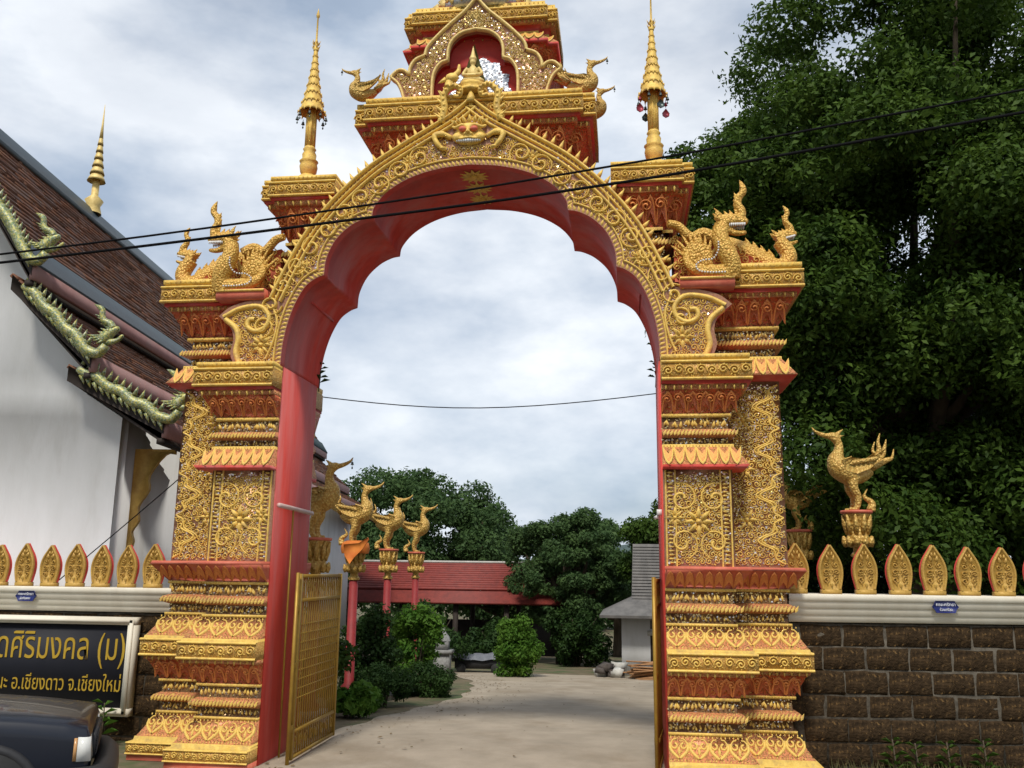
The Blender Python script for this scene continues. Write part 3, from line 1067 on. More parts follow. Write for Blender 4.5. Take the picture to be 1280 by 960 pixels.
# shoulder blocks that carry the spires
NECK = [(4.30, .03, 4.62, .03, "plain"), (4.62, .06, 4.66, .06, "cord"), (4.66, .0, 4.76, .0, "mosaic"), (4.76, .02, 4.86, .10, "torus"), (4.86, .0, 4.94, .0, "mosaic")]
BLOCK = [(4.93, .05, 4.96, .05, "cord"), (4.96, .02, 5.27, .17, "frieze"), (5.27, .20, 5.32, .20, "teeth"), (5.32, .23, 5.345, .23, "dark"),
         (5.345, .25, 5.50, .25, "band"), (5.50, .23, 5.525, .23, "gold"), (5.525, .24, 5.565, .24, "cord")]
for sg in (1, -1):
    P, M_ = side_plan([(1.62, 0.22), (1.86, 0.22), (1.86, 0.84), (1.62, 0.84)], [1, 1, 1, 0], sg)
    tier(GATE, "shoulder_neck", P, M_, NECK)
    P, M_ = side_plan([(1.36, 0.18), (1.80, 0.18), (1.80, 0.26), (1.90, 0.26), (1.90, 0.84), (1.80, 0.84), (1.80, 0.92), (1.36, 0.92)], [1, 1, 1, 1, 1, 1, 1, 0], sg)
    tier(GATE, "shoulder_block", P, M_, BLOCK)
    # low gable of carved leaves behind the serpents
    g = MB()
    g.add(*prism(np.array([(1.95, 4.40), (2.98, 4.45), (2.62, 4.66), (2.3, 4.80), (1.95, 4.86)]) * [sg, 1], 0.12, 0.60))
    go = g.build("serpent_plinth", pink_red, GATE)
    gp = Patch((0, 0.12, 0), (1, 0, 0), (0, 0, 1))
    gr_ = MB()
    poly = np.array([(1.95, 4.40), (2.98, 4.45), (2.62, 4.66), (2.3, 4.80), (1.95, 4.86)]) * [sg, 1]
    scroll_field(gr_, gp, lambda s, t: in_poly(s, t, poly), -3.0, 3.0, 4.46, 4.9, 0.085)
    gr_.build("leaf_relief", [gold], go, True, kind="stuff")

# central tower
TOWER = [(5.64, .0, 5.70, .0, "plain"), (5.70, .03, 5.735, .03, "cord"), (5.735, .02, 6.03, .19, "frieze"), (6.03, .22, 6.08, .22, "teeth"), (6.08, .25, 6.11, .25, "dark"),
         (6.11, .28, 6.29, .28, "band"), (6.29, .26, 6.315, .26, "gold"), (6.315, .27, 6.36, .27, "cord")]
P = [(-0.82, 0.20), (0.82, 0.20), (0.82, 0.30), (0.94, 0.30), (0.94, 0.80), (0.82, 0.80), (0.82, 0.90), (-0.82, 0.90), (-0.82, 0.80), (-0.94, 0.80), (-0.94, 0.30), (-0.82, 0.30)]
tower = tier(GATE, "tower_base", P, [1] * 12, TOWER)
UPPER = [(6.33, .12, 6.86, .06, "plain"), (6.86, .06, 6.90, .06, "cord"), (6.90, .05, 7.08, .18, "frieze"), (7.08, .20, 7.11, .21, "dark"), (7.11, .21, 7.24, .10, "roof"), (7.24, .10, 7.27, .10, "cord"),
         (7.27, .06, 7.33, .12, "dark"), (7.33, .17, 7.36, .17, "teeth"), (7.36, .20, 7.50, .20, "band"), (7.50, .18, 7.53, .18, "gold"), (7.53, .17, 7.57, .17, "cord")]
P = [(-0.52, 0.42), (0.52, 0.42), (0.52, 0.50), (0.62, 0.50), (0.62, 1.0), (0.52, 1.0), (0.52, 1.08), (-0.52, 1.08), (-0.52, 1.0), (-0.62, 1.0), (-0.62, 0.50), (-0.52, 0.50)]
tier(GATE, "tower_upper", P, [1] * 12, UPPER)
dome = MB()
prof = [(0.0, 7.56), (0.56, 7.56), (0.60, 7.62), (0.60, 7.68), (0.52, 7.74), (0.55, 7.80), (0.50, 7.90), (0.40, 8.0), (0.36, 8.1), (0.40, 8.14), (0.40, 8.2), (0.3, 8.26), (0.27, 8.5), (0.16, 8.7), (0.17, 8.76), (0.10, 8.9), (0.03, 9.7), (0.0, 9.75)]
dome.add(*lathe(prof, 28, (0, 0.75, 0)))
dome_o = dome.build("tower_dome", silver, GATE, True)
dl = MB()
for k in range(30):
    a = k * 2 * math.pi / 30
    pt = Patch((0.60 * math.cos(a), 0.75 + 0.60 * math.sin(a), 7.575), (-math.sin(a), math.cos(a), 0), (0.0, 0, 1))
    put2(dl, DR, pt, 0, 0, math.pi / 2, 0.15)
    put2(dl, SP[1], pt, 0.06, 0.08, 0, 0.035)
dl.build("leaf_relief", gold_pale, dome_o, True, kind="stuff")

# niche gable in front of the tower
NO_A = [(0.72, 6.36), (0.75, 6.48), (0.80, 6.59), (0.88, 6.66)]
NO_B = [(0.88, 6.66), (0.80, 6.735), (0.72, 6.72), (0.685, 6.66)]
NO_C = [(0.685, 6.66), (0.675, 6.76), (0.62, 6.845), (0.525, 6.885)]
NO_D = [(0.525, 6.885), (0.50, 6.98), (0.40, 7.10), (0.26, 7.24), (0.12, 7.37), (0.0, 7.52)]
NI_A = [(0.44, 6.36), (0.44, 6.58), (0.42, 6.70), (0.36, 6.79), (0.285, 6.815)]
NI_B = [(0.285, 6.815), (0.285, 6.92), (0.25, 7.03), (0.15, 7.12), (0.0, 7.155)]
no_r = np.vstack([catmull(NO_A, 4)[:-1], catmull(NO_B, 4)[:-1], catmull(NO_C, 4)[:-1], catmull(NO_D, 4)])
ni_r = np.vstack([catmull(NI_A, 4)[:-1], catmull(NI_B, 4)])
no_f, ni_f = np.vstack([no_r, (no_r * flip)[-2::-1]]), np.vstack([ni_r, (ni_r * flip)[-2::-1]])
n_poly = np.vstack([no_f, ni_f[::-1]])
ng = MB()
ng.add(*prism(n_poly, 0.06, 0.14))
niche = ng.build("niche_gable", mosaic_ground, GATE)
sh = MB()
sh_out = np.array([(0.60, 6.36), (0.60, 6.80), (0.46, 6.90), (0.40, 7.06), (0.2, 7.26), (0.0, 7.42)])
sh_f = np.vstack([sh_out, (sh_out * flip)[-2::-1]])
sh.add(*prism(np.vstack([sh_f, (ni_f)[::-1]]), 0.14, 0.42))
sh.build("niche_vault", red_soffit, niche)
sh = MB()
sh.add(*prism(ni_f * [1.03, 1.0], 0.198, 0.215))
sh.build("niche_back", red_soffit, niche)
NP = Patch((0, 0.06, 0), (1, 0, 0), (0, 0, 1))
s_in, s_out = resample(ni_f, 0.03), resample(no_f, 0.03)


def n_ok(s, t, a=0.03, b=0.04):
    s, t = np.atleast_1d(s), np.atleast_1d(t)
    k = in_poly(s, t, n_poly)
    if k.any():
        k[k] = (pdist(s[k], t[k], s_in) > a) & (pdist(s[k], t[k], s_out) > b)
    return k


gl, rl = MB(), MB()
chips(gl, NP, 3200, 0.011, inside=n_ok, s0=-0.9, s1=0.9, t0=6.37, t1=7.5)
scroll_field(rl, NP, lambda s, t: n_ok(s, t, 0.04, 0.045), -0.9, 0.9, 6.4, 7.5, 0.055, jit=0.1)
for pa in (catmull(NO_D, 6), np.vstack([catmull(NO_A, 4)[:-1], catmull(NO_B, 4)[:-1], catmull(NO_C, 4)]), ni_r):
    for sg in (1, -1):
        q = resample(pa, 0.03) * [sg, 1]
        put2(rl, rtube(q, 0.018, 0.035), NP, 0, 0)
flower(rl, NP, 0, 7.32, 0.07)
rl.build("scroll_relief", gold_pale, niche, True, kind="stuff")
gl.build("mirror_mosaic", mirror, niche, kind="stuff")
# ragged silver mosaic left on the back of the niche
sv = MB()
BP = Patch((0, 0.197, 0), (1, 0, 0), (0, 0, 1))
patch_poly = np.array([(-0.30, 6.37), (-0.28, 6.52), (-0.20, 6.58), (-0.22, 6.68), (-0.12, 6.78), (-0.05, 6.86), (0.06, 6.91), (0.12, 6.86), (0.22, 6.83), (0.25, 6.72), (0.33, 6.70), (0.31, 6.58), (0.36, 6.52), (0.40, 6.50), (0.44, 6.37)])
chips(sv, BP, 5200, 0.016, inside=lambda s, t: in_poly(s, t, patch_poly), s0=-0.5, s1=0.5, t0=6.36, t1=6.92, tilt=0.1)
sv.build("silver_mosaic", silver, niche, kind="stuff")
# small seated figure on a stepped throne
idol = link("seated_statue", None, GATE, (-0.01, -0.02, 6.36))
b = MB()
b.add(*lathe([(0, 0), (0.17, 0), (0.17, 0.03), (0.13, 0.05), (0.15, 0.07), (0.15, 0.10), (0.11, 0.12), (0, 0.12)], 12))
b.build("throne", gold, idol)
b = MB()
b.add(*ellipsoid((0, 0, 0.16), (0.125, 0.07, 0.045)))
b.add(*ellipsoid((0, 0.01, 0.25), (0.06, 0.045, 0.09)))
b.add(*ellipsoid((0, 0, 0.375), (0.034, 0.036, 0.042)))
b.add(*tube([(0, 0, 0.32), (0, 0, 0.36)], 0.02, 8))
for q in (-1, 1):
    b.add(*tube(catmull([(q * 0.055, 0, 0.31), (q * 0.095, -0.01, 0.24), (q * 0.05, -0.06, 0.20), (0, -0.065, 0.195)], 4), 0.019, 8))
b.add(*lathe([(0.036, 0.395), (0.042, 0.41), (0.028, 0.44), (0.016, 0.49), (0.003, 0.56)], 10))
remesh(b.build("figure", gold_pale, idol, True), 0.007)
b = MB()
b.add(*prism([(-0.15, 0.1), (-0.11, 0.24), (-0.07, 0.38), (0, 0.62), (0.07, 0.38), (0.11, 0.24), (0.15, 0.1)], 0.06, 0.09))
b.build("aureole", mat("green_gold", (0.20, 0.18, 0.06), (0.12, 0.13, 0.05), scale=20, rough=0.4, metal=0.3), idol)

# spires with tiered parasols
bell_m = mat("bell_bronze", (0.10, 0.13, 0.12), (0.06, 0.07, 0.07), scale=12, rough=0.35, metal=0.7)
bell_red = mat("pendant_red", (0.35, 0.05, 0.06), (0.28, 0.04, 0.07), rough=0.4, metal=0.3)


def bell(parent, x, y, z, k=1.0, m_=None, leaf=False):
    mb = MB()
    mb.add(*tube([(0, 0, 0), (0, 0, -0.03 * k)], 0.003, 4))
    mb.add(*lathe([(0.004 * k, -0.03 * k), (0.014 * k, -0.035 * k), (0.018 * k, -0.06 * k), (0.024 * k, -0.07 * k), (0.0, -0.068 * k)], 8))
    mb.add(*tube([(0, 0, -0.06 * k), (0, 0, -0.10 * k)], 0.003, 4))
    if leaf:
        P_ = np.array([(0, -0.10), (-0.03, -0.14), (-0.026, -0.165), (0, -0.18), (0.026, -0.165), (0.03, -0.14)]) * k * 1.5 + [0, 0.04 * k]
        mb.add(*prism(P_, -0.006, 0.006))
    else:
        mb.add(*ellipsoid((0, 0, -0.11 * k), (0.012 * k, 0.004, 0.018 * k), 6, 4))
    return mb.build("bell", m_ or bell_m, parent, True, (x, y, z))


def spire(parent, loc, k=1.0, leafy=False, rot=0):
    e = link("parasol_spire", None, parent, loc, rot)
    b = MB()
    b.add(*lathe([(0, 0), (0.15, 0), (0.15, 0.03), (0.125, 0.08), (0.10, 0.18), (0.08, 0.2), (0, 0.2)], 8))
    for q in range(8):
        a = q * math.pi / 4
        pt = Patch((0.135 * math.cos(a), 0.135 * math.sin(a), 0.02), (-math.sin(a), math.cos(a), 0), (-0.3 * math.cos(a), -0.3 * math.sin(a), 1))
        put2(b, SP[1 if q % 2 else -1], pt, 0, 0.08, 0, 0.045)
    b.build("scroll_base", gold, e, True)
    b = MB()
    b.add(*lathe([(0.06, 0.2), (0.085, 0.24), (0.095, 0.30), (0.085, 0.345), (0.10, 0.36), (0.07, 0.39), (0.075, 0.44), (0.055, 0.48), (0.07, 0.5), (0.05, 0.53), (0, 0.53)], 14))
    b.build("pot", gold, e, True)
    b = MB()
    b.add(*tube([(0, 0, 0.52), (0, 0, 0.98)], 0.048, 8))
    for q in range(8):
        a = (q + 0.5) * math.pi / 4
        b.add(*tube([(0.047 * math.cos(a), 0.047 * math.sin(a), 0.53), (0.047 * math.cos(a), 0.047 * math.sin(a), 0.96)], 0.010, 4))
    b.build("shaft", gold, e, True)
    # parasols: stacked flared rings, smaller and smaller
    z, r_, hh = 0.92, 0.138, 0.150
    for q in range(8):
        b = MB()
        b.add(*lathe([(r_ * 0.72, z + hh * 0.98), (r_ * 0.80, z + hh * 0.62), (r_ * 0.92, z + hh * 0.25), (r_, z), (r_ * 0.93, z + 0.004), (r_ * 0.70, z + hh * 0.5)], 16))
        for w in range(14):
            a = w * 2 * math.pi / 14
            b.add(*cone((r_ * math.cos(a), r_ * math.sin(a), z + 0.012), (1.1 * r_ * math.cos(a), 1.1 * r_ * math.sin(a), z - 0.03 * (r_ / .155)), 0.012 * (0.4 + r_ / .155), 4))
        b.build("parasol_ring", gold, e, True)
        z += hh * 0.72
        r_ *= 0.795
        hh *= 0.955
    b = MB()
    b.add(*lathe([(0.028, z), (0.034, z + 0.03), (0.015, z + 0.06), (0.03, z + 0.08), (0.013, z + 0.12), (0.011, z + 0.14), (0.008, z + 0.40), (0.018, z + 0.41), (0.02, z + 0.43), (0.004, z + 0.50), (0, z + 0.52)], 10))
    for q in range(6):
        a = q * math.pi / 3
        for zz in (0.03, 0.08):
            b.add(*cone((0.03 * math.cos(a), 0.03 * math.sin(a), z + zz), (0.05 * math.cos(a), 0.05 * math.sin(a), z + zz + 0.04), 0.008, 4))
    b.build("finial", gold, e, True)
    for q in range(8):
        a = q * math.pi / 4 + 0.2
        bell(e, 0.15 * math.cos(a), 0.15 * math.sin(a), 0.90, 0.85, bell_red if (leafy and q % 4 == 0) else None, leafy and q % 2 == 0)
    return e


spire(GATE, (-1.81, 0.35, 5.55))
spire(GATE, (1.79, 0.35, 5.55), leafy=True, rot=0.3)

# ---- serpents on the shoulders
scales_gold = scale_mat("gold_scales", (0.74, 0.48, 0.11), (0.52, 0.28, 0.05), 34)
white_trim = mat("white_trim", (0.75, 0.74, 0.72), (0.6, 0.58, 0.56), scale=20, rough=0.3)


def serpent_head(mb, x, y, z, k, tilt=0.0, jaw=0.35):
    """Head looking along +x: skull, upper and lower jaw, cheek, crest flames and a tall S-shaped horn. Returns tooth spots."""
    c, s_ = math.cos(tilt), math.sin(tilt)
    tr = lambda a, b, d=0.0: (x + k * (a * c - b * s_), y + d * k, z + k * (a * s_ + b * c))
    tp = lambda L: [tr(*p) for p in L]
    mb.add(*tube(catmull(tp([(-0.16, 0.0), (-0.02, 0.05), (0.12, 0.06), (0.24, 0.045), (0.30, 0.075)]), 3), k * np.array([.10, .125, .135, .13, .12, .11, .10, .09, .08, .07, .065, .05, .03]), 10))
    mb.add(*tube(catmull(tp([(-0.08, -0.05), (0.04, -0.13), (0.14, -0.16), (0.24, -0.15), (0.27, -0.13)]), 3), k * np.array([.08, .075, .07, .06, .055, .05, .048, .045, .042, .04, .035, .03, .02]), 8))
    for d in (-1, 1):
        mb.add(*ellipsoid(tr(0.10, 0.10, d * 0.085), (0.04 * k, 0.025 * k, 0.04 * k)))
        for q in range(4):
            mb.add(*cone(tr(-0.08 - 0.02 * q, -0.02 + 0.05 * q, d * 0.08), tr(-0.24 - 0.01 * q, -0.0 + 0.09 * q, d * 0.13), 0.04 * k))
    for q in range(5):
        a = 0.16 - 0.085 * q
        mb.add(*cone(tr(a, 0.13 - 0.015 * abs(q - 2)), tr(a - 0.08, 0.30 - 0.02 * q), 0.045 * k))
    horn = catmull(tp([(0.20, 0.10), (0.21, 0.22), (0.15, 0.35), (0.18, 0.47), (0.25, 0.57), (0.23, 0.69), (0.19, 0.78)]), 4)
    mb.add(*tube(horn, k * np.interp(np.linspace(0, 1, len(horn)), [0, .2, .5, .75, 1], [.075, .075, .062, .058, .006]), 8))
    for q in range(4):
        mb.add(*cone(tr(0.17 - 0.01 * q, 0.22 + 0.08 * q), tr(0.05 + 0.01 * q, 0.36 + 0.08 * q), 0.028 * k))
    return tr


def serpent(parent, sg, big):
    e = link("serpent", None, parent)
    b = MB()
    X = lambda L: [(sg * p[0], p[1], p[2]) for p in L]
    if big:
        path = catmull([(2.44, -0.10, 4.36), (2.45, -0.13, 4.48), (2.40, -0.15, 4.60), (2.355, -0.15, 4.72), (2.37, -0.13, 4.84)], 5)
        b.add(*tube(path, np.interp(np.linspace(0, 1, len(path)), [0, .4, .7, 1], [.085, .088, .078, .076]), 12))
        tr = serpent_head(b, 2.44, -0.13, 4.86, 0.56)
        # low coil along the ledge and the tail that reappears beside the block
        coil = catmull([(2.42, -0.11, 4.41), (2.28, -0.11, 4.415), (2.14, -0.09, 4.44), (2.06, -0.07, 4.52), (2.05, -0.05, 4.62)], 5)
        b.add(*tube(coil, np.linspace(0.075, 0.03, len(coil)), 10))
        tail = catmull([(2.33, 0.06, 4.80), (2.22, 0.07, 4.86), (2.11, 0.07, 4.82), (1.99, 0.05, 4.93), (1.89, 0.02, 4.95)], 5)
        b.add(*tube(tail, np.linspace(0.06, 0.038, len(tail)), 10))
        for q in range(9):
            a_ = q / 8
            x0 = 2.08 + 0.22 * a_
            lean_ = -0.12 + 0.14 * a_
            b.add(*tube(catmull([(x0, 0.02, 4.42), (x0 - 0.02, -0.02, 4.56 + 0.05 * math.sin(3.1 * a_)), (x0 + lean_, -0.03, 4.66 + 0.12 * math.sin(3.0 * a_ + 0.1)), (x0 + lean_ * 1.5, -0.03, 4.70 + 0.16 * math.sin(3.0 * a_ + 0.1))], 3),
                        [0.020, 0.022, 0.023, 0.023, 0.022, 0.020, 0.017, 0.013, 0.008, 0.003], 6))
        tpos = [(0.0 + 0.030 * q, -0.022) for q in range(9)]
    else:
        path = catmull([(2.30, 0.30, 4.86), (2.46, 0.26, 4.80), (2.66, 0.22, 4.68), (2.84, 0.20, 4.56), (2.97, 0.20, 4.55), (3.02, 0.20, 4.66), (2.94, 0.20, 4.80)], 5)
        rad = np.interp(np.linspace(0, 1, len(path)), [0, .3, .6, .8, 1], [.07, .10, .085, .08, .07])
        b.add(*tube(path, rad, 12))
        tr = serpent_head(b, 2.985, 0.20, 4.83, 0.42, 0.25)
        for q in range(4):
            b.add(*cone((2.66 + 0.07 * q, 0.20, 4.76 - 0.04 * q), (2.62 + 0.07 * q, 0.19, 4.86 - 0.04 * q), 0.03))
        tpos = [(0.04 + 0.030 * q, -0.02) for q in range(7)]
    V = [v.copy() for v in b.v]
    for v in V:
        v[:, 0] *= sg
    b.v = V
    if sg < 0:
        b.f = [f[:, ::-1] for f in b.f]
    remesh(b.build("body", scales_gold, e, True), 0.0085)
    t_ = MB()
    for a, c in tpos:
        for d in (-0.085, 0.085):
            p = np.array(tr(a * 1.0, c, d))
            t_.add(*cone((sg * p[0], p[1], p[2] + 0.005), (sg * p[0], p[1], p[2] - 0.03 * (1 if big else .7)), 0.010, 5))
    t_.build("teeth", white_trim, e, kind="stuff")
    if big:
        t_ = MB()
        pa = catmull([(2.33, -0.22, 4.66), (2.325, -0.21, 4.58), (2.28, -0.17, 4.52), (2.19, -0.15, 4.515), (2.13, -0.145, 4.47), (2.16, -0.16, 4.41), (2.26, -0.185, 4.385), (2.38, -0.20, 4.38)], 5)
        pa[:, 0] *= sg
        for p in resample(pa, 0.026):
            t_.add(*ellipsoid(p, (0.010, 0.010, 0.010), 6, 4))
        t_.build("belly_trim", white_trim, e, True, kind="stuff")
    return e


for sg in (1, -1):
    serpent(GATE, sg, True)
    serpent(GATE, sg, False)
    pad = MB()
    pad.add(*box(min(sg * 1.98, sg * 2.47), max(sg * 1.98, sg * 2.47), -0.16, 0.14, 4.255, 4.36))
    pd = pad.build("serpent_ledge", pink_red, GATE)
    lr = MB()
    pp = Patch((min(sg * 1.98, sg * 2.47), -0.16, 4.33), (1, 0, 0), (0, 0, 1), 0.49, 0.03)
    put2(lr, rtube([(0, 0.012), (0.25, 0.012), (0.49, 0.012)], 0.014, 0.02), pp, 0, 0)
    lr.build("ledge_trim", gold, pd, True)


# ---- sacred swans
swan_gold = scale_mat("swan_gold", (0.64, 0.44, 0.12), (0.46, 0.27, 0.06), 24)


def swan(parent, loc, rz, k=1.0, legs=True, with_bell=True):
    """Swan-like bird with a long raised beak, folded wings and a flaming tail, looking along +x."""
    e = link("swan_figure", None, parent, loc, rz)
    e.scale = (k, k, k)
    dz = 0.0 if legs else -0.30
    b = MB()
    T = lambda L: [(p[0], p[1], p[2] + dz) for p in L]
    b.add(*tube(catmull(T([(-0.24, 0, 0.50), (-0.12, 0, 0.45), (0.02, 0, 0.45), (0.14, 0, 0.52), (0.18, 0, 0.62), (0.15, 0, 0.72), (0.14, 0, 0.82), (0.19, 0, 0.90)]), 4),
                np.interp(np.linspace(0, 1, 29), [0, .15, .3, .45, .58, .7, .85, 1], [.06, .11, .145, .145, .11, .065, .05, .055]), 12))
    b.add(*ellipsoid(T([(0.21, 0, 0.915)])[0], (0.07, 0.05, 0.055)))
    b.add(*tube(catmull(T([(0.22, 0, 0.91), (0.32, 0, 0.93), (0.42, 0, 0.975), (0.46, 0, 1.03)]), 4), np.linspace(0.042, 0.010, 13), 8))
    b.add(*cone(T([(0.17, 0, 0.93)])[0], T([(0.06, 0, 1.02)])[0], 0.035))
    b.add(*cone(T([(0.18, 0, 0.90)])[0], T([(0.05, 0, 0.93)])[0], 0.03))
    for q in range(4):
        b.add(*cone(T([(0.06 - 0.02 * q, 0, 0.62 - 0.03 * q)])[0], T([(-0.03 - 0.03 * q, 0, 0.68 - 0.03 * q)])[0], 0.03))
    if legs:
        for d in (-1, 1):
            b.add(*tube(catmull([(0.0, d * 0.07, 0.42), (0.02, d * 0.08, 0.28), (-0.03, d * 0.08, 0.16), (0.0, d * 0.08, 0.02), (0.09, d * 0.08, 0.015)], 3), np.linspace(0.07, 0.022, 13), 8))
        b.add(*tube(catmull([(-0.20, 0, 0.0), (-0.22, 0, 0.10), (-0.13, 0, 0.17), (-0.18, 0, 0.27)], 4), np.linspace(0.06, 0.008, 13), 8))
    remesh(b.build("body", swan_gold, e, True), 0.016)
    for d in (-1, 1):
        w = MB()
        base = np.array([(0.16, 0.60), (0.05, 0.64), (-0.10, 0.62), (-0.24, 0.66), (-0.36, 0.74), (-0.28, 0.60), (-0.17, 0.50), (-0.02, 0.44), (0.11, 0.47)])
        base[:, 1] += dz
        V, F = prism(base, -0.02, 0.02)
        V[:, 1] += d * (0.125 + 0.12 * np.clip(-V[:, 0], 0, 0.3))
        w.add(V, F)
        wp = Patch((0, d * 0.148, 0), (1, 0, 0), (0, 0, 1)) if d < 0 else Patch((0, d * 0.148, 0), (-1, 0, 0), (0, 0, 1))
        for q in range(5):
            sx = 0.08 - 0.055 * q
            put2(w, DR, wp, sx if d < 0 else -sx, 0.55 + dz + 0.01 * q, (math.pi - 0.35) if d < 0 else 0.35, 0.16, kh=0.14, h0=0.01 + 0.006 * q)
        w.build("wing", swan_gold, e, False)
    tl = MB()
    for q, (tx, tz, r_) in enumerate(((-0.46, 0.92, .06), (-0.38, 1.0, .05), (-0.30, 0.88, .045), (-0.52, 0.78, .05))):
        pa = catmull(T([(-0.22, 0.02 * (q - 1.5), 0.52), (0.5 * tx - 0.16, 0.02 * (q - 1.5), 0.5 * tz + 0.24), (tx + 0.03, 0.02 * (q - 1.5), tz - 0.12), (tx, 0.02 * (q - 1.5), tz)]), 4)
        pa[:, 2] = pa[:, 2] * 0.92 + 0.04 + (0 if legs else -0.02)
        tl.add(*tube(pa, np.linspace(r_, 0.006, len(pa)), 7))
    tl.build("tail", swan_gold, e, True)
    if with_bell:
        bell(e, 0.45, 0, 1.0 + dz, 1.0)
    return e


swan(GATE, (-1.13, -0.02, 6.36), math.pi, 0.54, legs=False)
swan(GATE, (1.08, 0.08, 6.36), 0.0, 0.57, legs=False)
swan(GATE, (1.17, 0.40, 6.26), 0.0, 0.52, legs=False)
# brackets and conduit on the jambs
pipe = mat("pale_pipe", (0.55, 0.40, 0.36), (0.5, 0.36, 0.33), rough=0.5)
b = MB()
b.add(*tube([(-1.755, 0.0, 2.285), (-1.745, 0.4, 2.275), (-1.735, 0.86, 2.262)], 0.022, 8))
b.build("conduit", pipe, GATE, True)
b = MB()
b.add(*box(1.735, 1.778, 0.02, 0.09, 2.21, 2.26))
b.add(*tube([(1.75, 0.055, 2.2), (1.72, 0.1, 2.19)], 0.016, 6))
b.build("insulator", white_trim, GATE)

# ------------------------------------------------------------------ boundary walls
laterite = mat("laterite", (0.060, 0.038, 0.020), (0.022, 0.015, 0.009), scale=12, rough=0.95, bump=1.0, bscale=30, c3=(0.21, 0.125, 0.05), s3=16, p3=(0.56, 0.70), spec=0.05)
mortar = mat("mortar", (0.125, 0.108, 0.082), (0.045, 0.038, 0.028), scale=9, rough=0.95, bump=0.4)
cream = mat("cream_paint", (0.74, 0.69, 0.57), (0.66, 0.60, 0.48), scale=3, rough=0.65, bump=0.08, c3=(0.50, 0.45, 0.36), s3=1.6, p3=(0.58, 0.85), stretch=(1, 1, 0.3))
gold_weather = mat("weathered_gold", (0.52, 0.33, 0.075), (0.40, 0.23, 0.05), scale=9, rough=0.5, metal=0.15, bump=0.4, bscale=40)
blue_enamel = mat("blue_enamel", (0.02, 0.03, 0.16), (0.015, 0.022, 0.12), rough=0.3)
white_letter = mat("white_letter", (0.75, 0.76, 0.8), (0.7, 0.7, 0.75), rough=0.5)


def block_mesh(L, H, D, seed):
    r = np.random.default_rng(seed)
    nx, nz = 5, 3
    V, F = [], []
    e = 0.016
    xs_ = [0, e, L / 2, L - e, L]
    zs_ = [0, e, H / 2, H - e, H]
    for j, z in enumerate(zs_):
        for i, x in enumerate(xs_):
            edge = (i in (0, 4)) or (j in (0, 4))
            V.append((x + r.normal(0, .004), (0.014 if edge else 0) + r.normal(0, .004), z + r.normal(0, .004)))
    F.append(grid_faces(5, 5)[:, :])
    ring = [0, 1, 2, 3, 4, 9, 14, 19, 24, 23, 22, 21, 20, 15, 10, 5]
    k = len(V)
    V += [(V[q][0], D, V[q][2]) for q in ring]
    F.append(np.array([[ring[q], k + q, k + (q + 1) % 16, ring[(q + 1) % 16]] for q in range(16)]))
    mb = MB()
    mb.add(V, F)
    return mb.mesh("laterite_block", [laterite])


def merlon_mesh():
    """Leaf-shaped wall finial with a rim, a scroll centre and a stepped foot."""
    half = catmull([(0.086, 0.0), (0.10, 0.06), (0.116, 0.15), (0.114, 0.24), (0.088, 0.325), (0.045, 0.40), (0.0, 0.475)], 4)
    out = np.vstack([half, (half * flip)[-2::-1]])
    mb = MB()
    mb.add(*prism(out + [0, 0.04], 0.0, 0.05), 1)
    mb.add(*box(-0.092, 0.092, -0.012, 0.06, -0.002, 0.045), 0)
    pt = Patch((0, 0, 0.04), (1, 0, 0), (0, 0, 1))
    put2(mb, rtube(resample(half, 0.03) * [0.9, 0.96] + [0, 0.01], 0.014, 0.02), pt, 0, 0)
    put2(mb, rtube((resample(half, 0.03) * [0.9, 0.96] + [0, 0.01]) * flip, 0.014, 0.02), pt, 0, 0)
    V, F = prism(out * [0.985, 0.99] + [0, 0.043], -0.006, 0.0)
    mb.add(V, F, 0)
    for sg in (1, -1):
        put2(mb, SP[sg], pt, sg * 0.048, 0.11, 1.0, 0.036, h0=0.005)
        put2(mb, SP[-sg], pt, sg * 0.050, 0.185, 4.0, 0.036, h0=0.005)
        put2(mb, SP[sg], pt, sg * 0.042, 0.262, 2.0, 0.034, h0=0.005)
        put2(mb, DR, pt, sg * 0.03, 0.05, math.pi / 2 - sg * 0.5, 0.06, h0=0.005)
        put2(mb, DR, pt, sg * 0.012, 0.345, math.pi / 2 - sg * 0.1, 0.06, h0=0.005)
        put2(mb, DR, pt, sg * 0.02, 0.29, math.pi / 2 - sg * 0.2, 0.09)
    put2(mb, DR, pt, 0, 0.02, math.pi / 2, 0.09)
    flower(mb, pt, 0, 0.18, 0.05, petals=6)
    return mb.mesh("finial", [gold_weather, red], False)


MERLON = merlon_mesh()
BLK = [block_mesh(0.373, 0.193, 0.12, 30 + i) for i in range(9)]
BLKH = [block_mesh(0.172, 0.183, 0.12, 50 + i) for i in range(2)]


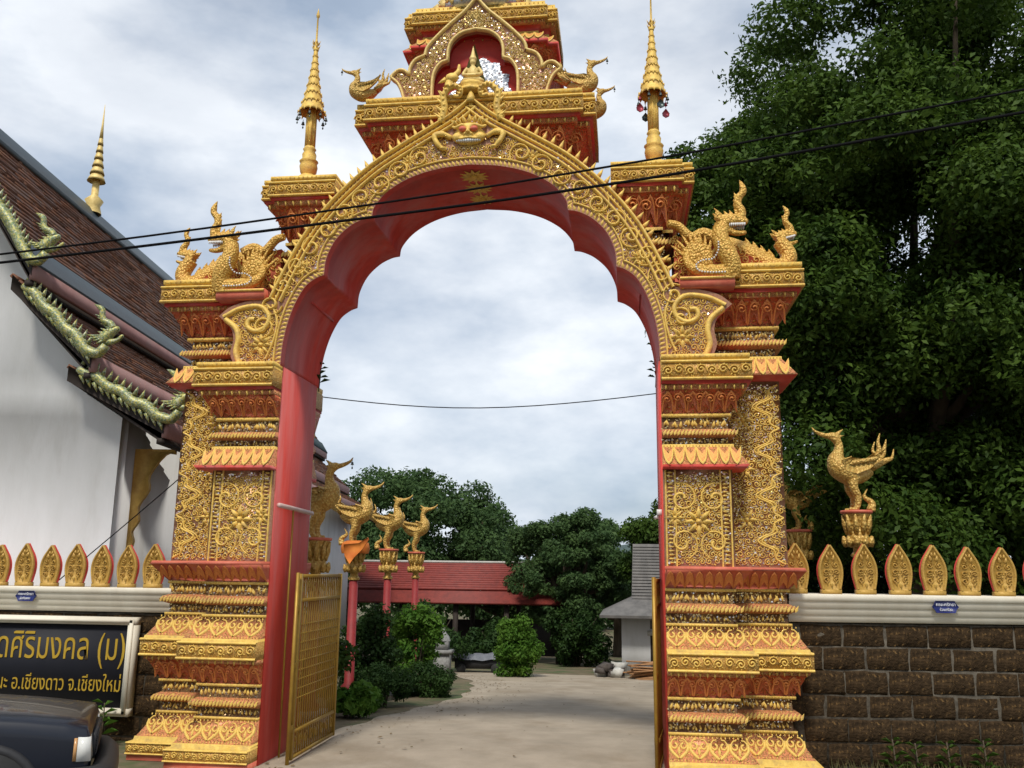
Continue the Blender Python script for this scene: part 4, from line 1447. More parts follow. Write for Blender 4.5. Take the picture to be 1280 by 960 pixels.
def boundary_wall(label, loc, rz, L, n_fin, pitch, first, brick_from=0.0, ztop=1.54):
    e = thing("boundary_wall", label, "wall", loc, rz, None)
    c = MB()
    c.add(*box(0, L, 0.0, 0.32, -0.05, ztop - 0.255))
    c.build("wall_core", mortar, e)
    row = 0
    z = ztop - 0.262 - 0.2
    while z > -0.25:
        x = -0.10 if row % 2 else 0.085
        while x < L - 0.05:
            if x + 0.36 > brick_from:
                b_ = link("laterite_block", random.choice(BLK), e, (x, -0.012 + random.uniform(-0.007, 0.007), z + 0.008))
            x += 0.38
        row += 1
        z -= 0.2
    cap = MB()
    prof = [(0.0, -0.245), (-0.040, -0.24), (-0.042, -0.19), (-0.046, -0.182), (-0.056, -0.178), (-0.058, -0.13), (-0.062, -0.122), (-0.072, -0.118), (-0.074, -0.068), (-0.078, -0.060), (-0.090, -0.056), (-0.092, -0.006), (-0.086, 0.0)]
    V = []
    for x in (-0.02, L):
        for (y, zz) in prof + [(0.34 - y, zz) for y, zz in prof[::-1]]:
            V.append((x, y, ztop + zz))
    n = len(prof) * 2
    F = [np.array([[i, (i + 1) % n, n + (i + 1) % n, n + i] for i in range(n)])]
    cap.add(V, F)
    cap.build("coping", cream, e)
    for k in range(n_fin):
        f = link("finial", MERLON, e, (first + k * pitch, 0.06, ztop + 0.002), random.uniform(-0.03, 0.03))
        f.scale = (random.uniform(0.93, 0.98), 1, random.uniform(0.83, 0.88))
    return e


rw = boundary_wall("dark laterite block wall with cream coping and gold leaf finials beside the big tree", (2.90, 0.42, 0), YAW * 0.9, 6.4, 20, 0.312, 0.10)
lw = boundary_wall("laterite wall with cream coping and gold leaf finials behind the temple name board", (-9.0, 0.88, 0), 0.0, 6.12, 21, 0.291, 0.02, ztop=1.49, brick_from=4.2)


def text_mesh(body, size, extrude, m, squash=1.0):
    c = bpy.data.curves.new("lettering", "FONT")
    c.body = body
    c.size = size * S
    c.extrude = extrude * S
    c.resolution_u = 3
    o = bpy.data.objects.new("lettering", c)
    COL.objects.link(o)
    bpy.context.view_layer.update()
    dg = bpy.context.evaluated_depsgraph_get()
    me = bpy.data.meshes.new_from_object(o.evaluated_get(dg))
    bpy.data.objects.remove(o)
    bpy.data.curves.remove(c)
    me.materials.clear()
    me.materials.append(m)
    co = np.empty(len(me.vertices) * 3, np.float32)
    me.vertices.foreach_get("co", co)
    co = co.reshape(-1, 3)
    w = co[:, 0].max() - co[:, 0].min()
    return me, w / S, co[:, 0].min() / S


def lettering(parent, body, x0, x1, z, size, y, m, bold=0.0):
    me, w, mn = text_mesh(body, size, 0.004, m)
    k = (x1 - x0) / w
    o = link("lettering", me, parent, (x0 - mn * k, y, z))
    o.rotation_euler = (math.pi / 2, 0, 0)
    o.scale = (k, 1, 1)
    return o


def plaque(label, parent_wall, x, y, z, rz, lines):
    e = thing("name_plaque", label, "plaque", (x, y, z), rz)
    b = MB()
    w, h = 0.118, 0.052
    b.add(*prism([(-w, 0), (-w * .82, h * .45), (-w * .70, h), (w * .70, h), (w * .82, h * .45), (w, 0), (w * .82, -h * .45), (w * .70, -h), (-w * .70, -h), (-w * .82, -h * .45)], -0.012, 0.0))
    b.build("plate", blue_enamel, e)
    lettering(e, lines[0], -0.085, 0.085, 0.008, 0.036, -0.014, white_letter)
    lettering(e, lines[1], -0.055, 0.055, -0.034, 0.032, -0.014, white_letter)
    return e


plaque("small blue plaque on the coping above the temple name board", lw, -4.74, 0.789, 1.395, 0.0, ["คณะศรัทธา", "วัดศิริมงคล"])
_a = YAW * 0.9
plaque("small blue plaque on the coping of the wall below the big tree", rw, 2.90 + 1.35 * math.cos(_a) + 0.094 * math.sin(_a), 0.42 + 1.35 * math.sin(_a) - 0.094 * math.cos(_a), 1.445, _a, ["คณะศรัทธา", "ร่วมสร้าง"])

# temple name board
navy = mat("navy_board", (0.009, 0.010, 0.016), (0.011, 0.012, 0.018), scale=3, rough=0.62, spec=0.25)
sign_gold = mat("sign_gold", (0.55, 0.36, 0.04), (0.48, 0.30, 0.03), rough=0.4, metal=0.3)
SX0, SX1, SZ0, SZ1 = -6.35, -3.47, 0.245, 1.20
sign = thing("name_board", "dark navy temple name board with gold Thai lettering in a cream frame on the wall", "sign", ((SX0 + SX1) / 2, 0.78, 0))
hw = (SX1 - SX0) / 2
b = MB()
b.add(*box(-hw + 0.07, hw - 0.07, 0.0, 0.03, SZ0 + 0.06, SZ1 - 0.06))
b.build("board", navy, sign)
for nm, q in (("frame_rail", (-hw, hw, SZ1 - 0.075, SZ1)), ("frame_rail", (-hw, hw, SZ0, SZ0 + 0.075)), ("frame_stile", (-hw, -hw + 0.085, SZ0 + 0.076, SZ1 - 0.076)), ("frame_stile", (hw - 0.085, hw, SZ0 + 0.076, SZ1 - 0.076))):
    b = MB()
    x0, x1, z0, z1 = q
    b.add(*box(x0, x1, -0.045, 0.05, z0, z1))
    if nm == "frame_rail":
        b.add(*box(x0 + .03, x1 - .03, -0.062, -0.045, z0 + 0.022, z1 - 0.022))
    else:
        b.add(*box(x0 + 0.024, x1 - 0.024, -0.062, -0.045, z0 - 0.05, z1 + 0.05))
    b.build(nm, cream, sign)
cx = (SX0 + SX1) / 2
lettering(sign, "วัดศิริมงคล (ม)", -5.12 - cx, -3.585 - cx, 0.78, 0.375, -0.004, sign_gold)
lettering(sign, "ต.แม่นะ อ.เชียงดาว จ.เชียงใหม่", -5.22 - cx, -3.60 - cx, 0.475, 0.20, -0.004, sign_gold)

# ------------------------------------------------------------------ iron gate leaves
brass = mat("gold_steel_paint", (0.38, 0.24, 0.035), (0.30, 0.17, 0.03), scale=6, rough=0.45, metal=0.35, c3=(0.22, 0.09, 0.03), s3=4, p3=(0.6, 0.8))


def gate_leaf(name, label, loc, rz, L=1.30, H=1.66, sparse=False):
    e = thing(name, label, "gate leaf", loc, rz, "iron gate leaves")
    for x in (0.02, L - 0.02):
        b = MB()
        b.add(*box(x - 0.018, x + 0.018, -0.018, 0.018, 0.03, H))
        b.build("stile", brass, e)
    for z in (0.05, 0.27, 1.42, H - 0.02):
        b = MB()
        b.add(*box(0.04, L - 0.04, -0.014, 0.014, z - 0.016, z + 0.016))
        b.build("rail", brass, e)
    n = 20
    for k in range(1, n):
        x = 0.02 + k * (L - 0.04) / n
        b = MB()
        b.add(*tube([(x, 0, 0.06), (x, 0, H - 0.03)], 0.0085, 6))
        b.build("bar", brass, e, True)
    sc_ = MB()
    gp = Patch((0, 0, 0), (1, 0, 0), (0, 0, 1))
    for k in range(8):
        x = 0.1 + k * (L - 0.2) / 7
        for z, q in ((1.53, 1), (0.16, -1)):
            sc_.add(*tube(np.c_[[(x + 0.05 * (1 - .8 * a) * math.cos(q * a * 7)) for a in np.linspace(0, 1, 14)], np.zeros(14), [(z + 0.07 * (1 - .8 * a) * math.sin(a * 7)) for a in np.linspace(0, 1, 14)]], 0.008, 5))
    sc_.build("scroll_work", brass, e, True, kind="stuff")
    for z in np.linspace(0.55, 1.2, 9):
        b = MB()
        b.add(*box(0.04, L - 0.04, -0.005, 0.005, z - 0.006, z + 0.006))
        b.build("cross_bar", brass, e)
    for z in (0.3, 0.85, 1.35):
        b = MB()
        b.add(*tube([(-0.02, 0, z - 0.03), (-0.02, 0, z + 0.03)], 0.022, 8))
        b.add(*box(-0.06, 0.03, -0.008, 0.008, z - 0.012, z + 0.012))
        b.build("hinge", brass, e)
    b = MB()
    b.add(*tube([(-0.055, 0, 0.0), (-0.055, 0, H + 0.01)], 0.018, 8))
    b.build("hinge_post", brass, e, True)
    return e


gate_leaf("iron_gate_leaf", "gold painted iron gate leaf swung open beside the wide red jamb and swan columns", (-1.545, 0.10, 0.0), math.radians(91))
gate_leaf("iron_gate_leaf", "gold painted iron gate leaf seen edge-on against the jamb nearest the block wall", (1.70, 0.12, 0.0), math.radians(84.6))
b = MB()
b.add(*tube([(-1.74, 0.34, 2.26), (-1.74, 0.34, 1.2), (-1.735, 0.34, 0.0)], 0.010, 6))
b.build("drop_rod", brass, GATE, True)

# ------------------------------------------------------------------ swan columns
stone_white = mat("white_stone", (0.55, 0.54, 0.50), (0.42, 0.41, 0.37), scale=6, rough=0.8, bump=0.3)
pole_red = mat("column_red_paint", (0.27, 0.024, 0.025), (0.21, 0.019, 0.02), scale=8, rough=0.6, bump=0.15)
cloth_orange = mat("orange_cloth", (0.62, 0.20, 0.03), (0.52, 0.13, 0.02), scale=5, rough=0.8)


def column(label, x, y, top, rz, sash=False, k=1.0):
    g0 = gz(y)
    e = thing("swan_column", label, "column", (x, y, g0), 0, "swan columns behind the gateway")
    h = top - g0
    b = MB()
    b.add(*box(-0.22, 0.22, -0.22, 0.22, -0.03, 0.14))
    b.add(*box(-0.17, 0.17, -0.17, 0.17, 0.14, 0.22))
    b.build("plinth", stone_white, e)
    b = MB()
    b.add(*lathe([(0.11, 0.22), (0.11, 0.28), (0.068, 0.32), (0.060, h - 0.44), (0.0, h - 0.44)], 16))
    b.build("shaft", pole_red, e, True)
    b = MB()
    b.add(*lathe([(0.085, h - 0.46), (0.10, h - 0.44), (0.085, h - 0.42), (0.065, h - 0.40), (0.065, h - 0.36), (0.13, h - 0.34), (0.15, h - 0.29), (0.13, h - 0.24), (0.115, h - 0.15), (0.13, h - 0.08), (0.165, h - 0.02), (0.165, h), (0, h)], 16))
    for q in range(10):
        a = q * 2 * math.pi / 10
        for r0, z0, r1, z1, w in ((0.145, h - 0.35, 0.175, h - 0.24, .042), (0.12, h - 0.22, 0.175, h - 0.015, .036)):
            b.add(*tube([(r0 * math.cos(a), r0 * math.sin(a), z0), (0.5 * (r0 + r1) * math.cos(a), 0.5 * (r0 + r1) * math.sin(a), (z0 + z1) / 2), (r1 * math.cos(a), r1 * math.sin(a), z1)], [w * .7, w, w * .3], 6))
    b.v = [v * [0.86, 0.86, 1.0] for v in b.v]
    b.build("lotus_capital", swan_gold, e, True)
    b = MB()
    b.add(*lathe([(0.145, h - 0.005), (0.165, h + 0.005), (0.165, h + 0.03), (0.0, h + 0.035)], 18))
    b.build("capital_rim", pink_red, e, True)
    swan(e, (-0.02, 0, h + 0.03), rz, 0.88 * k)
    if sash:
        b = MB()
        b.add(*lathe([(0.12, h + 0.09), (0.19, h + 0.06), (0.21, h - 0.02), (0.19, h - 0.09)], 14))
        b.add(*prism([(-0.10, h + 0.03), (0.12, h + 0.05), (0.24, h + 0.13), (0.26, h + 0.10), (0.17, h - 0.04), (0.06, h - 0.15), (0.0, h - 0.24), (-0.08, h - 0.12)], -0.245, -0.215))
        b.build("sash", cloth_orange, e, True)
    return e


column("red column with golden swan beside the iron gate leaf, partly hidden by the gateway", -1.99, 1.80, 2.02, -0.1)
column("red column with golden swan and an orange cloth tied round its capital", -2.38, 4.55, 2.02, 0.0, sash=True)
column("red column with golden swan next after the one wearing an orange cloth", -2.47, 6.75, 2.02, -0.05)
column("farthest of the red swan columns along the drive, towards the red-roofed pavilion", -2.50, 8.9, 2.02, 0.05)
column("swan column rising behind the block wall under the big tree", 3.92, 2.0, 2.36, math.pi + 0.1, k=1.0)
column("swan column in deep shade close behind the gateway's outer pier", 3.72, 4.2, 2.26, math.pi, k=0.9)

# ------------------------------------------------------------------ prayer hall
plaster = mat("white_plaster", (0.74, 0.745, 0.75), (0.66, 0.665, 0.66), scale=2, rough=0.8, bump=0.08, c3=(0.50, 0.49, 0.46), s3=1.1, p3=(0.52, 0.8), stretch=(1, 1, 0.25))
tile_brown = mat("brown_tiles", (0.17, 0.064, 0.028), (0.10, 0.038, 0.019), scale=5, rough=0.7, bump=0.6, bscale=20, c3=(0.19, 0.085, 0.04), s3=1.5, p3=(0.5, 0.7))
ridge_teal = mat("teal_ridge", (0.028, 0.048, 0.055), (0.02, 0.035, 0.04), scale=6, rough=0.5)
fascia_pink = mat("faded_fascia", (0.36, 0.21, 0.20), (0.30, 0.16, 0.15), scale=4, rough=0.75, c3=(0.34, 0.24, 0.23), s3=2, p3=(0.5, 0.75))
dark_wood = mat("dark_wood", (0.035, 0.025, 0.02), (0.025, 0.018, 0.014), scale=5, rough=0.8)
naga_green = mosaic_mat("green_glass_mosaic", [(0.13, 0.19, 0.08), (0.34, 0.33, 0.10), (0.15, 0.18, 0.11), (0.36, 0.38, 0.26), (0.40, 0.36, 0.10)], scale=55, rough=0.5)
naga_green.node_tree.nodes["Principled BSDF"].inputs["Metallic"].default_value = 0.25
HALL = thing("prayer_hall", "white temple hall with tiered brown tile roof and green serpent finials", "temple hall", (-4.40, 1.66, 0), YAW)


def tiled_slope(parent, x0, z0, x1, z1, y0, y1, th=0.05, course=0.10):
    """Roof slope from upper edge (x0,z0) to eave (x1,z1), running back from y0 to y1, in lapped courses."""
    L = math.hypot(x1 - x0, z1 - z0)
    n = int(L / course)
    dx, dz = (x1 - x0) / L, (z1 - z0) / L
    nx_, nz_ = -dz, dx
    if nz_ < 0:
        nx_, nz_ = -nx_, -nz_
    mb = MB()
    for k in range(n):
        a, c = k * L / n, (k + 1) * L / n
        ys_ = np.r_[y0, np.sort(rng.uniform(y0 + 0.1, y1 - 0.1, int((y1 - y0) / 0.28))), y1]
        for ya, yb in zip(ys_[:-1], ys_[1:]):
            ju, jd = rng.normal(0, 0.006), rng.normal(0, 0.010)
            p = []
            for d, up in ((a, 0.0), (c + 0.015 + jd, 0.022 + ju)):
                for h in (-th, 0.0 + up):
                    p.append((x0 + dx * d + nx_ * h, z0 + dz * d + nz_ * h))
            V = [(q[0], yy, q[1]) for q in (p[0], p[2]) for yy in (ya, yb)] + [(q[0], yy, q[1]) for q in (p[1], p[3]) for yy in (ya, yb)]
            V = np.array(V)[[0, 4, 1, 5, 2, 6, 3, 7]]
            mb.add(V, QUADS)
    return mb.build("tile_slope", tile_brown, parent, kind="stuff")


# tiers: (upper x,z) -> (eave x,z), front overhang y
TIERS = [((-2.5, 7.46), (-0.92, 5.10), -0.65), ((-1.22, 5.02), (-0.20, 4.06), -0.5), ((-0.52, 3.98), (0.64, 3.34), -0.36)]
HW = -5.0
for (xa, za), (xb, zb), yf in TIERS:
    for mir in (0, 1):
        f = (lambda x: HW - x) if mir else (lambda x: x)
        tiled_slope(HALL, f(xa), za, f(xb), zb, yf, 16.0)
        b = MB()
        X0, X1 = sorted((f(xb - 0.02), f(xb + 0.05)))
        b.add(*box(X0, X1, yf, 16.0, zb - 0.20, zb - 0.005))
        b.build("fascia", fascia_pink, HALL)
        b = MB()
        X0, X1 = sorted((f(xb + 0.0), f(xb - 0.08)))
        b.add(*box(X0, X1, yf + .02, 16.0, zb - 0.27, zb - 0.205))
        b.build("eave_beam", dark_wood, HALL)
        # dark soffit boarding
        b = MB()
        P_ = [(f(xa), za - 0.16), (f(xb), zb - 0.24), (f(xb), zb - 0.27), (f(xa), za - 0.20)]
        b.add(*prism(P_, yf + 0.05, 16.0))
        b.build("soffit", dark_wood, HALL)
        # bargeboard: serpent body along the gable edge, head turned up at the eave
        if not mir:
            b = MB()
            L = math.hypot(xb - xa, zb - za)
            ux, uz = (xb - xa) / L, (zb - za) / L
            m0 = max(0.0, 1 - 1.15 / L)
            pa = [(xa + (xb - xa) * q, yf - 0.06, za + (zb - za) * q + 0.02 + 0.02 * math.sin(q * 25)) for q in np.linspace(m0, 1.0, 16)]
            pa += [(xb + 0.10, yf - 0.06, zb + 0.0), (xb + 0.17, yf - 0.06, zb + 0.10)]
            b.add(*tube(catmull(pa, 2), np.interp(np.linspace(0, 1, 35), [0, .1, .8, 1], [.045, .06, .065, .055]), 9))
            for q in np.linspace(m0 + 0.03, 0.97, 13):
                for sgn in (1, -1):
                    px, pz = xa + (xb - xa) * q, za + (zb - za) * q + 0.02
                    b.add(*cone((px, yf - 0.06, pz + sgn * 0.06), (px + 0.04, yf - 0.06, pz + sgn * 0.17), 0.032, 5))
            serpent_head(b, xb + 0.19, yf - 0.06, zb + 0.18, 0.55, 0.7)
            so_ = b.build("serpent_bargeboard", naga_green, HALL, True)
            b = MB()
            b.add(*prism([(xa, za - 0.02), (xb, zb - 0.02), (xb, zb - 0.16), (xa, za - 0.2)], yf - 0.005, yf + 0.04))
            b.build("bargeboard", dark_wood, HALL)
b = MB()
b.add(*prism([(-2.72, 7.26), (-2.5, 7.58), (-2.28, 7.26), (-2.30, 7.20), (-2.5, 7.46), (-2.70, 7.20)], -0.65, 16.0))
b.build("ridge", ridge_teal, HALL)
# lesser coloured border tiles along the roof edges
for (xa, za), (xb, zb), yf in TIERS[:1]:
    b = MB()
    b.add(*prism([(xb - 0.16, zb + 0.20), (xb + 0.02, zb - 0.07), (xb + 0.07, zb - 0.02), (xb - 0.11, zb + 0.27)], yf, 16.0))
    b.build("eave_border", ridge_teal, HALL)
# walls: front gable and the sides set back under the eaves
b = MB()
b.add(*prism([(0, -0.1), (0, 3.42), (-0.45, 3.70), (-0.45, 3.95), (-1.15, 4.75), (-1.15, 5.1), (-2.5, 7.2), (HW + 1.15, 5.1), (HW + 1.15, 4.75), (HW + 0.45, 3.95), (HW + .45, 3.70), (HW, 3.42), (HW, -0.1)], 0.0, 0.2))
b.build("gable_wall", plaster, HALL)
for x0, x1 in ((-0.26, -0.04), (HW + 0.04, HW + 0.26)):
    b = MB()
    b.add(*box(x0, x1, 0.2, 15.8, -0.1, 3.5))
    b.build("side_wall", plaster, HALL)
for yy in (0.55, 3.4, 6.2, 9.0):
    b = MB()
    pr_ = catmull([(0.0, 1.85), (0.05, 2.0), (0.02, 2.12), (0.09, 2.25), (0.07, 2.42), (0.18, 2.62), (0.17, 2.80), (0.34, 3.05), (0.46, 3.06)], 3)
    poly = np.vstack([pr_, [(0.46, 3.12), (-0.03, 3.12), (-0.03, 2.6), (-0.03, 1.85)]])
    b.add(*prism(poly, yy - 0.03, yy + 0.03))
    b.build("eave_bracket", gold_weather, HALL)
# spire on the ridge
spr = link("ridge_spire", None, HALL, (-2.5, 3.75, 7.5))
spr.scale = (1.15, 1.15, 1.15)
b = MB()
b.add(*lathe([(0.12, 0.0), (0.09, 0.12), (0.13, 0.2), (0.05, 0.28), (0.05, 0.55), (0, 0.55)], 12))
b.build("stem", gold_pale, spr, True)
z, r_ = 0.50, 0.13
for q in range(6):
    b = MB()
    b.add(*lathe([(r_ * 0.55, z + 0.13), (r_ * 0.85, z + 0.05), (r_, z), (r_ * .5, z + 0.09)], 12))
    b.build("parasol_ring", gold_pale, spr, True)
    z += 0.115
    r_ *= 0.80
b = MB()
b.add(*tube([(0, 0, z), (0, 0, z + .2), (0, 0, z + 0.55)], [0.03, 0.016, 0.003], 8))
b.build("needle", gold_pale, spr, True)

# ------------------------------------------------------------------ pavilion and hut inside the grounds
tile_red = mat("red_tiles", (0.23, 0.038, 0.028), (0.16, 0.028, 0.022), scale=4, rough=0.6, bump=0.3)
PAV = thing("open_pavilion", "long low pavilion with a red tiled roof on dark posts", "pavilion", (-3.9, 20.0, gz(20)))
zr, ze = 1.96 - gz(20), 0.80 - gz(20)


def pav_slope(y_a, za, y_b, zb, x0, x1):
    mb = MB()
    L = math.hypot(y_b - y_a, zb - za)
    n = 12
    for k in range(n):
        ya, yb = y_a + (y_b - y_a) * k / n, y_a + (y_b - y_a) * (k + 1.12) / n
        z0, z1 = za + (zb - za) * k / n, za + (zb - za) * (k + 1.12) / n
        mb.add([(x0, ya, z0), (x1, ya, z0), (x1, yb, z1 + 0.045), (x0, yb, z1 + 0.045), (x0, ya, z0 - 0.05), (x1, ya, z0 - 0.05), (x1, yb, z1 - 0.03), (x0, yb, z1 - 0.03)],
               np.array([[0, 1, 2, 3], [3, 2, 6, 7], [4, 7, 6, 5], [0, 3, 7, 4], [1, 5, 6, 2]]))
    return mb.build("tile_slope", tile_red, PAV, kind="stuff")


pav_slope(0.0, zr, -1.25, zr - 0.78, -3.0, 3.55)
pav_slope(-1.15, zr - 0.80, -1.75, ze, -3.1, 3.75)
pav_slope(0.0, zr, 1.25, zr - 0.78, -3.0, 3.55)
pav_slope(1.15, zr - 0.80, 1.75, ze, -3.1, 3.75)
b = MB()
b.add(*box(-3.02, 3.58, -0.06, 0.06, zr - 0.01, zr + 0.06))
b.build("ridge", stone_white, PAV)
for x in (-2.8, -1.2, 0.4, 1.9, 3.4):
    for y in (-1.5, 1.5):
        b = MB()
        b.add(*box(x - 0.07, x + 0.07, y - 0.07, y + 0.07, 0, ze - 0.02))
        b.build("post", dark_wood, PAV)
b = MB()
b.add(*box(-2.9, 3.5, 1.55, 1.62, 0, 1.1))
b.build("back_wall", dark_wood, PAV)

grey_roof = mat("grey_roof", (0.17, 0.16, 0.15), (0.11, 0.105, 0.10), scale=3, rough=0.85, bump=0.4, bscale=14, stretch=(1, 1, 0.3))
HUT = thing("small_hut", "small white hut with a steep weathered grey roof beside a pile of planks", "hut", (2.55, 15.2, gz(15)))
g0 = gz(15)
b = MB()
b.add(*box(-1.22, 1.6, -1.2, -1.1, -0.05, 1.45))
b.build("front_wall", plaster, HUT)
b = MB()
b.add(*box(-1.22, -1.12, -1.1, 1.2, -0.05, 1.45))
b.build("side_wall", plaster, HUT)
b = MB()
b.add(*box(1.5, 1.6, -1.1, 1.2, -0.05, 1.45))
b.build("side_wall", plaster, HUT)
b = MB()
b.add(*box(-0.55, 1.2, -1.235, -1.203, 0.28, 0.95))  # dark panel on the solid wall, standing in for the shade inside an opening
b.build("opening_shade_panel", dark_wood, HUT)
b = MB()
b.add(*box(-0.62, 1.3, -1.33, -1.20, 0.96, 1.06))
b.build("lintel", stone_white, HUT)
for k in range(14):
    b = MB()
    x = -0.55 + k * 0.13
    b.add(*box(x, x + 0.09, -1.225, -1.203, 1.10, 1.30))
    b.build("lattice_slat", grey_roof, HUT)
b = MB()
V = [(-1.72, -1.75, 1.42), (2.1, -1.75, 1.42), (1.5, -0.95, 1.80), (-0.95, -0.95, 1.80), (-1.72, 1.7, 1.42), (2.1, 1.7, 1.42), (1.5, 0.95, 1.8), (-0.95, 0.95, 1.80)]
b.add(V, np.array([[0, 1, 2, 3], [1, 5, 6, 2], [5, 4, 7, 6], [4, 0, 3, 7]]))
b.add(np.array(V) - [0, 0, 0.06], np.array([[0, 3, 2, 1], [1, 2, 6, 5], [5, 6, 7, 4], [4, 7, 3, 0]]))
b.add([(-1.72, -1.75, 1.42), (2.1, -1.75, 1.42), (2.1, -1.75, 1.36), (-1.72, -1.75, 1.36), (-1.72, 1.7, 1.42), (-1.72, 1.7, 1.36)], np.array([[0, 3, 2, 1], [0, 4, 5, 3]]))
b.build("lower_roof", grey_roof, HUT)
b = MB()
b.add([(-0.95, -0.97, 1.79), (1.5, -0.97, 1.79), (1.42, -0.25, 3.1), (-0.90, -0.25, 3.1), (-0.95, 0.97, 1.79), (1.5, 0.97, 1.79), (1.42, 0.25, 3.1), (-0.90, 0.25, 3.1)],
      np.array([[0, 1, 2, 3], [5, 4, 7, 6], [3, 2, 6, 7], [0, 3, 7, 4], [1, 5, 6, 2]]))
for k in range(18):
    u0, u1 = k / 18, (k + 1) / 18
    y0, y1 = -0.97 + 0.72 * u0, -0.97 + 0.72 * u1
    z0, z1 = 1.79 + 1.31 * u0, 1.79 + 1.31 * u1
    b.add([(-0.97 + .05 * u0, y0 - 0.045, z0), (1.52 - .08 * u0, y0 - 0.045, z0), (1.52 - .08 * u0, y1 - 0.01, z1), (-0.97 + .05 * u0, y1 - 0.01, z1)], np.array([[0, 1, 2, 3]]))
b.build("upper_roof", grey_roof, HUT)

# pile of planks in front of the hut
plank_m = mat("raw_planks", (0.40, 0.22, 0.10), (0.30, 0.15, 0.07), scale=6, rough=0.8)
pile = thing("plank_pile", "heap of orange-brown planks lying in front of the hut", "planks", (2.0, 12.6, gz(12.6)), 0.0)
for k in range(46):
    L = random.uniform(0.7, 1.25)
    lay = int(k / 12)
    b = MB()
    b.add(*box(-L / 2, L / 2, -0.035, 0.035, -0.012, 0.012))
    o = b.build("plank", plank_m, pile)
    u = random.uniform(-1, 1)
    o.location = Vector((0.15 * random.uniform(-1, 1) + 0.1, u * 0.35 * (1 - lay / 6), 0.03 + lay * 0.075 + 0.10 * (1 - abs(u)))) * S
    o.rotation_euler = (random.uniform(-0.4, 0.4), random.uniform(-0.22, 0.05), random.uniform(-0.25, 0.25))
# dark rubble beside the hut
rub = mat("rubble", (0.10, 0.085, 0.075), (0.05, 0.04, 0.035), scale=6, rough=0.95)
rb = thing("rubble_heap", "low dark heap of broken blocks at the corner of the hut", "rubble", (1.06, 13.0, gz(13)))
for k in range(12):
    b = MB()
    d = random.uniform(0.08, 0.17)
    V, F = box(-d, d, -d * 0.8, d * 0.8, -d * 0.6, d * 0.6)
    b.add(V + rng.normal(0, d * 0.2, V.shape), F)
    o = b.build("block", rub if k % 3 else stone_white, rb, False, (random.uniform(-0.28, 0.22), random.uniform(-0.2, 0.2), 0.06 + 0.07 * (k // 4)), random.uniform(0, 3))

stone_grey = mat("aged_stone", (0.30, 0.30, 0.29), (0.17, 0.17, 0.165), scale=8, rough=0.9, bump=0.4)
# small stone shrine post
sh_ = thing("shrine_post", "small grey stone shrine post with a pointed cap among the shrubs", "shrine", (-2.62, 12.3, gz(12.3)))
b = MB()
b.add(*box(-0.17, 0.17, -0.17, 0.17, -0.05, 0.45))
b.add(*box(-0.22, 0.22, -0.22, 0.22, 0.45, 0.53))
b.add(*box(-0.13, 0.13, -0.13, 0.13, 0.53, 0.72))
b.build("body", stone_grey, sh_)
b = MB()
b.add(*lathe([(0.18, 0.72), (0.14, 0.82), (0.07, 0.90), (0.05, 1.0), (0.0, 1.1)], 8))
b.build("cap", stone_grey, sh_)

# ------------------------------------------------------------------ cars
tyre_m = mat("tyre", (0.02, 0.02, 0.02), (0.03, 0.03, 0.03), rough=0.9)
rim_m = mat("wheel_rim", (0.45, 0.45, 0.46), (0.38, 0.38, 0.39), rough=0.35, metal=0.8)
glass_dark = mat("car_glass", (0.015, 0.018, 0.02), (0.02, 0.022, 0.024), rough=0.06, spec=0.6)
lens_m = mat("lamp_lens", (0.70, 0.70, 0.66), (0.6, 0.6, 0.57), rough=0.15)
lens_amber = mat("amber_lens", (0.55, 0.30, 0.12), (0.5, 0.26, 0.1), rough=0.2)
bumper_m = mat("black_plastic", (0.018, 0.018, 0.02), (0.025, 0.025, 0.027), rough=0.6)
chrome = mat("chrome", (0.7, 0.7, 0.72), (0.65, 0.65, 0.67), rough=0.15, metal=0.95)


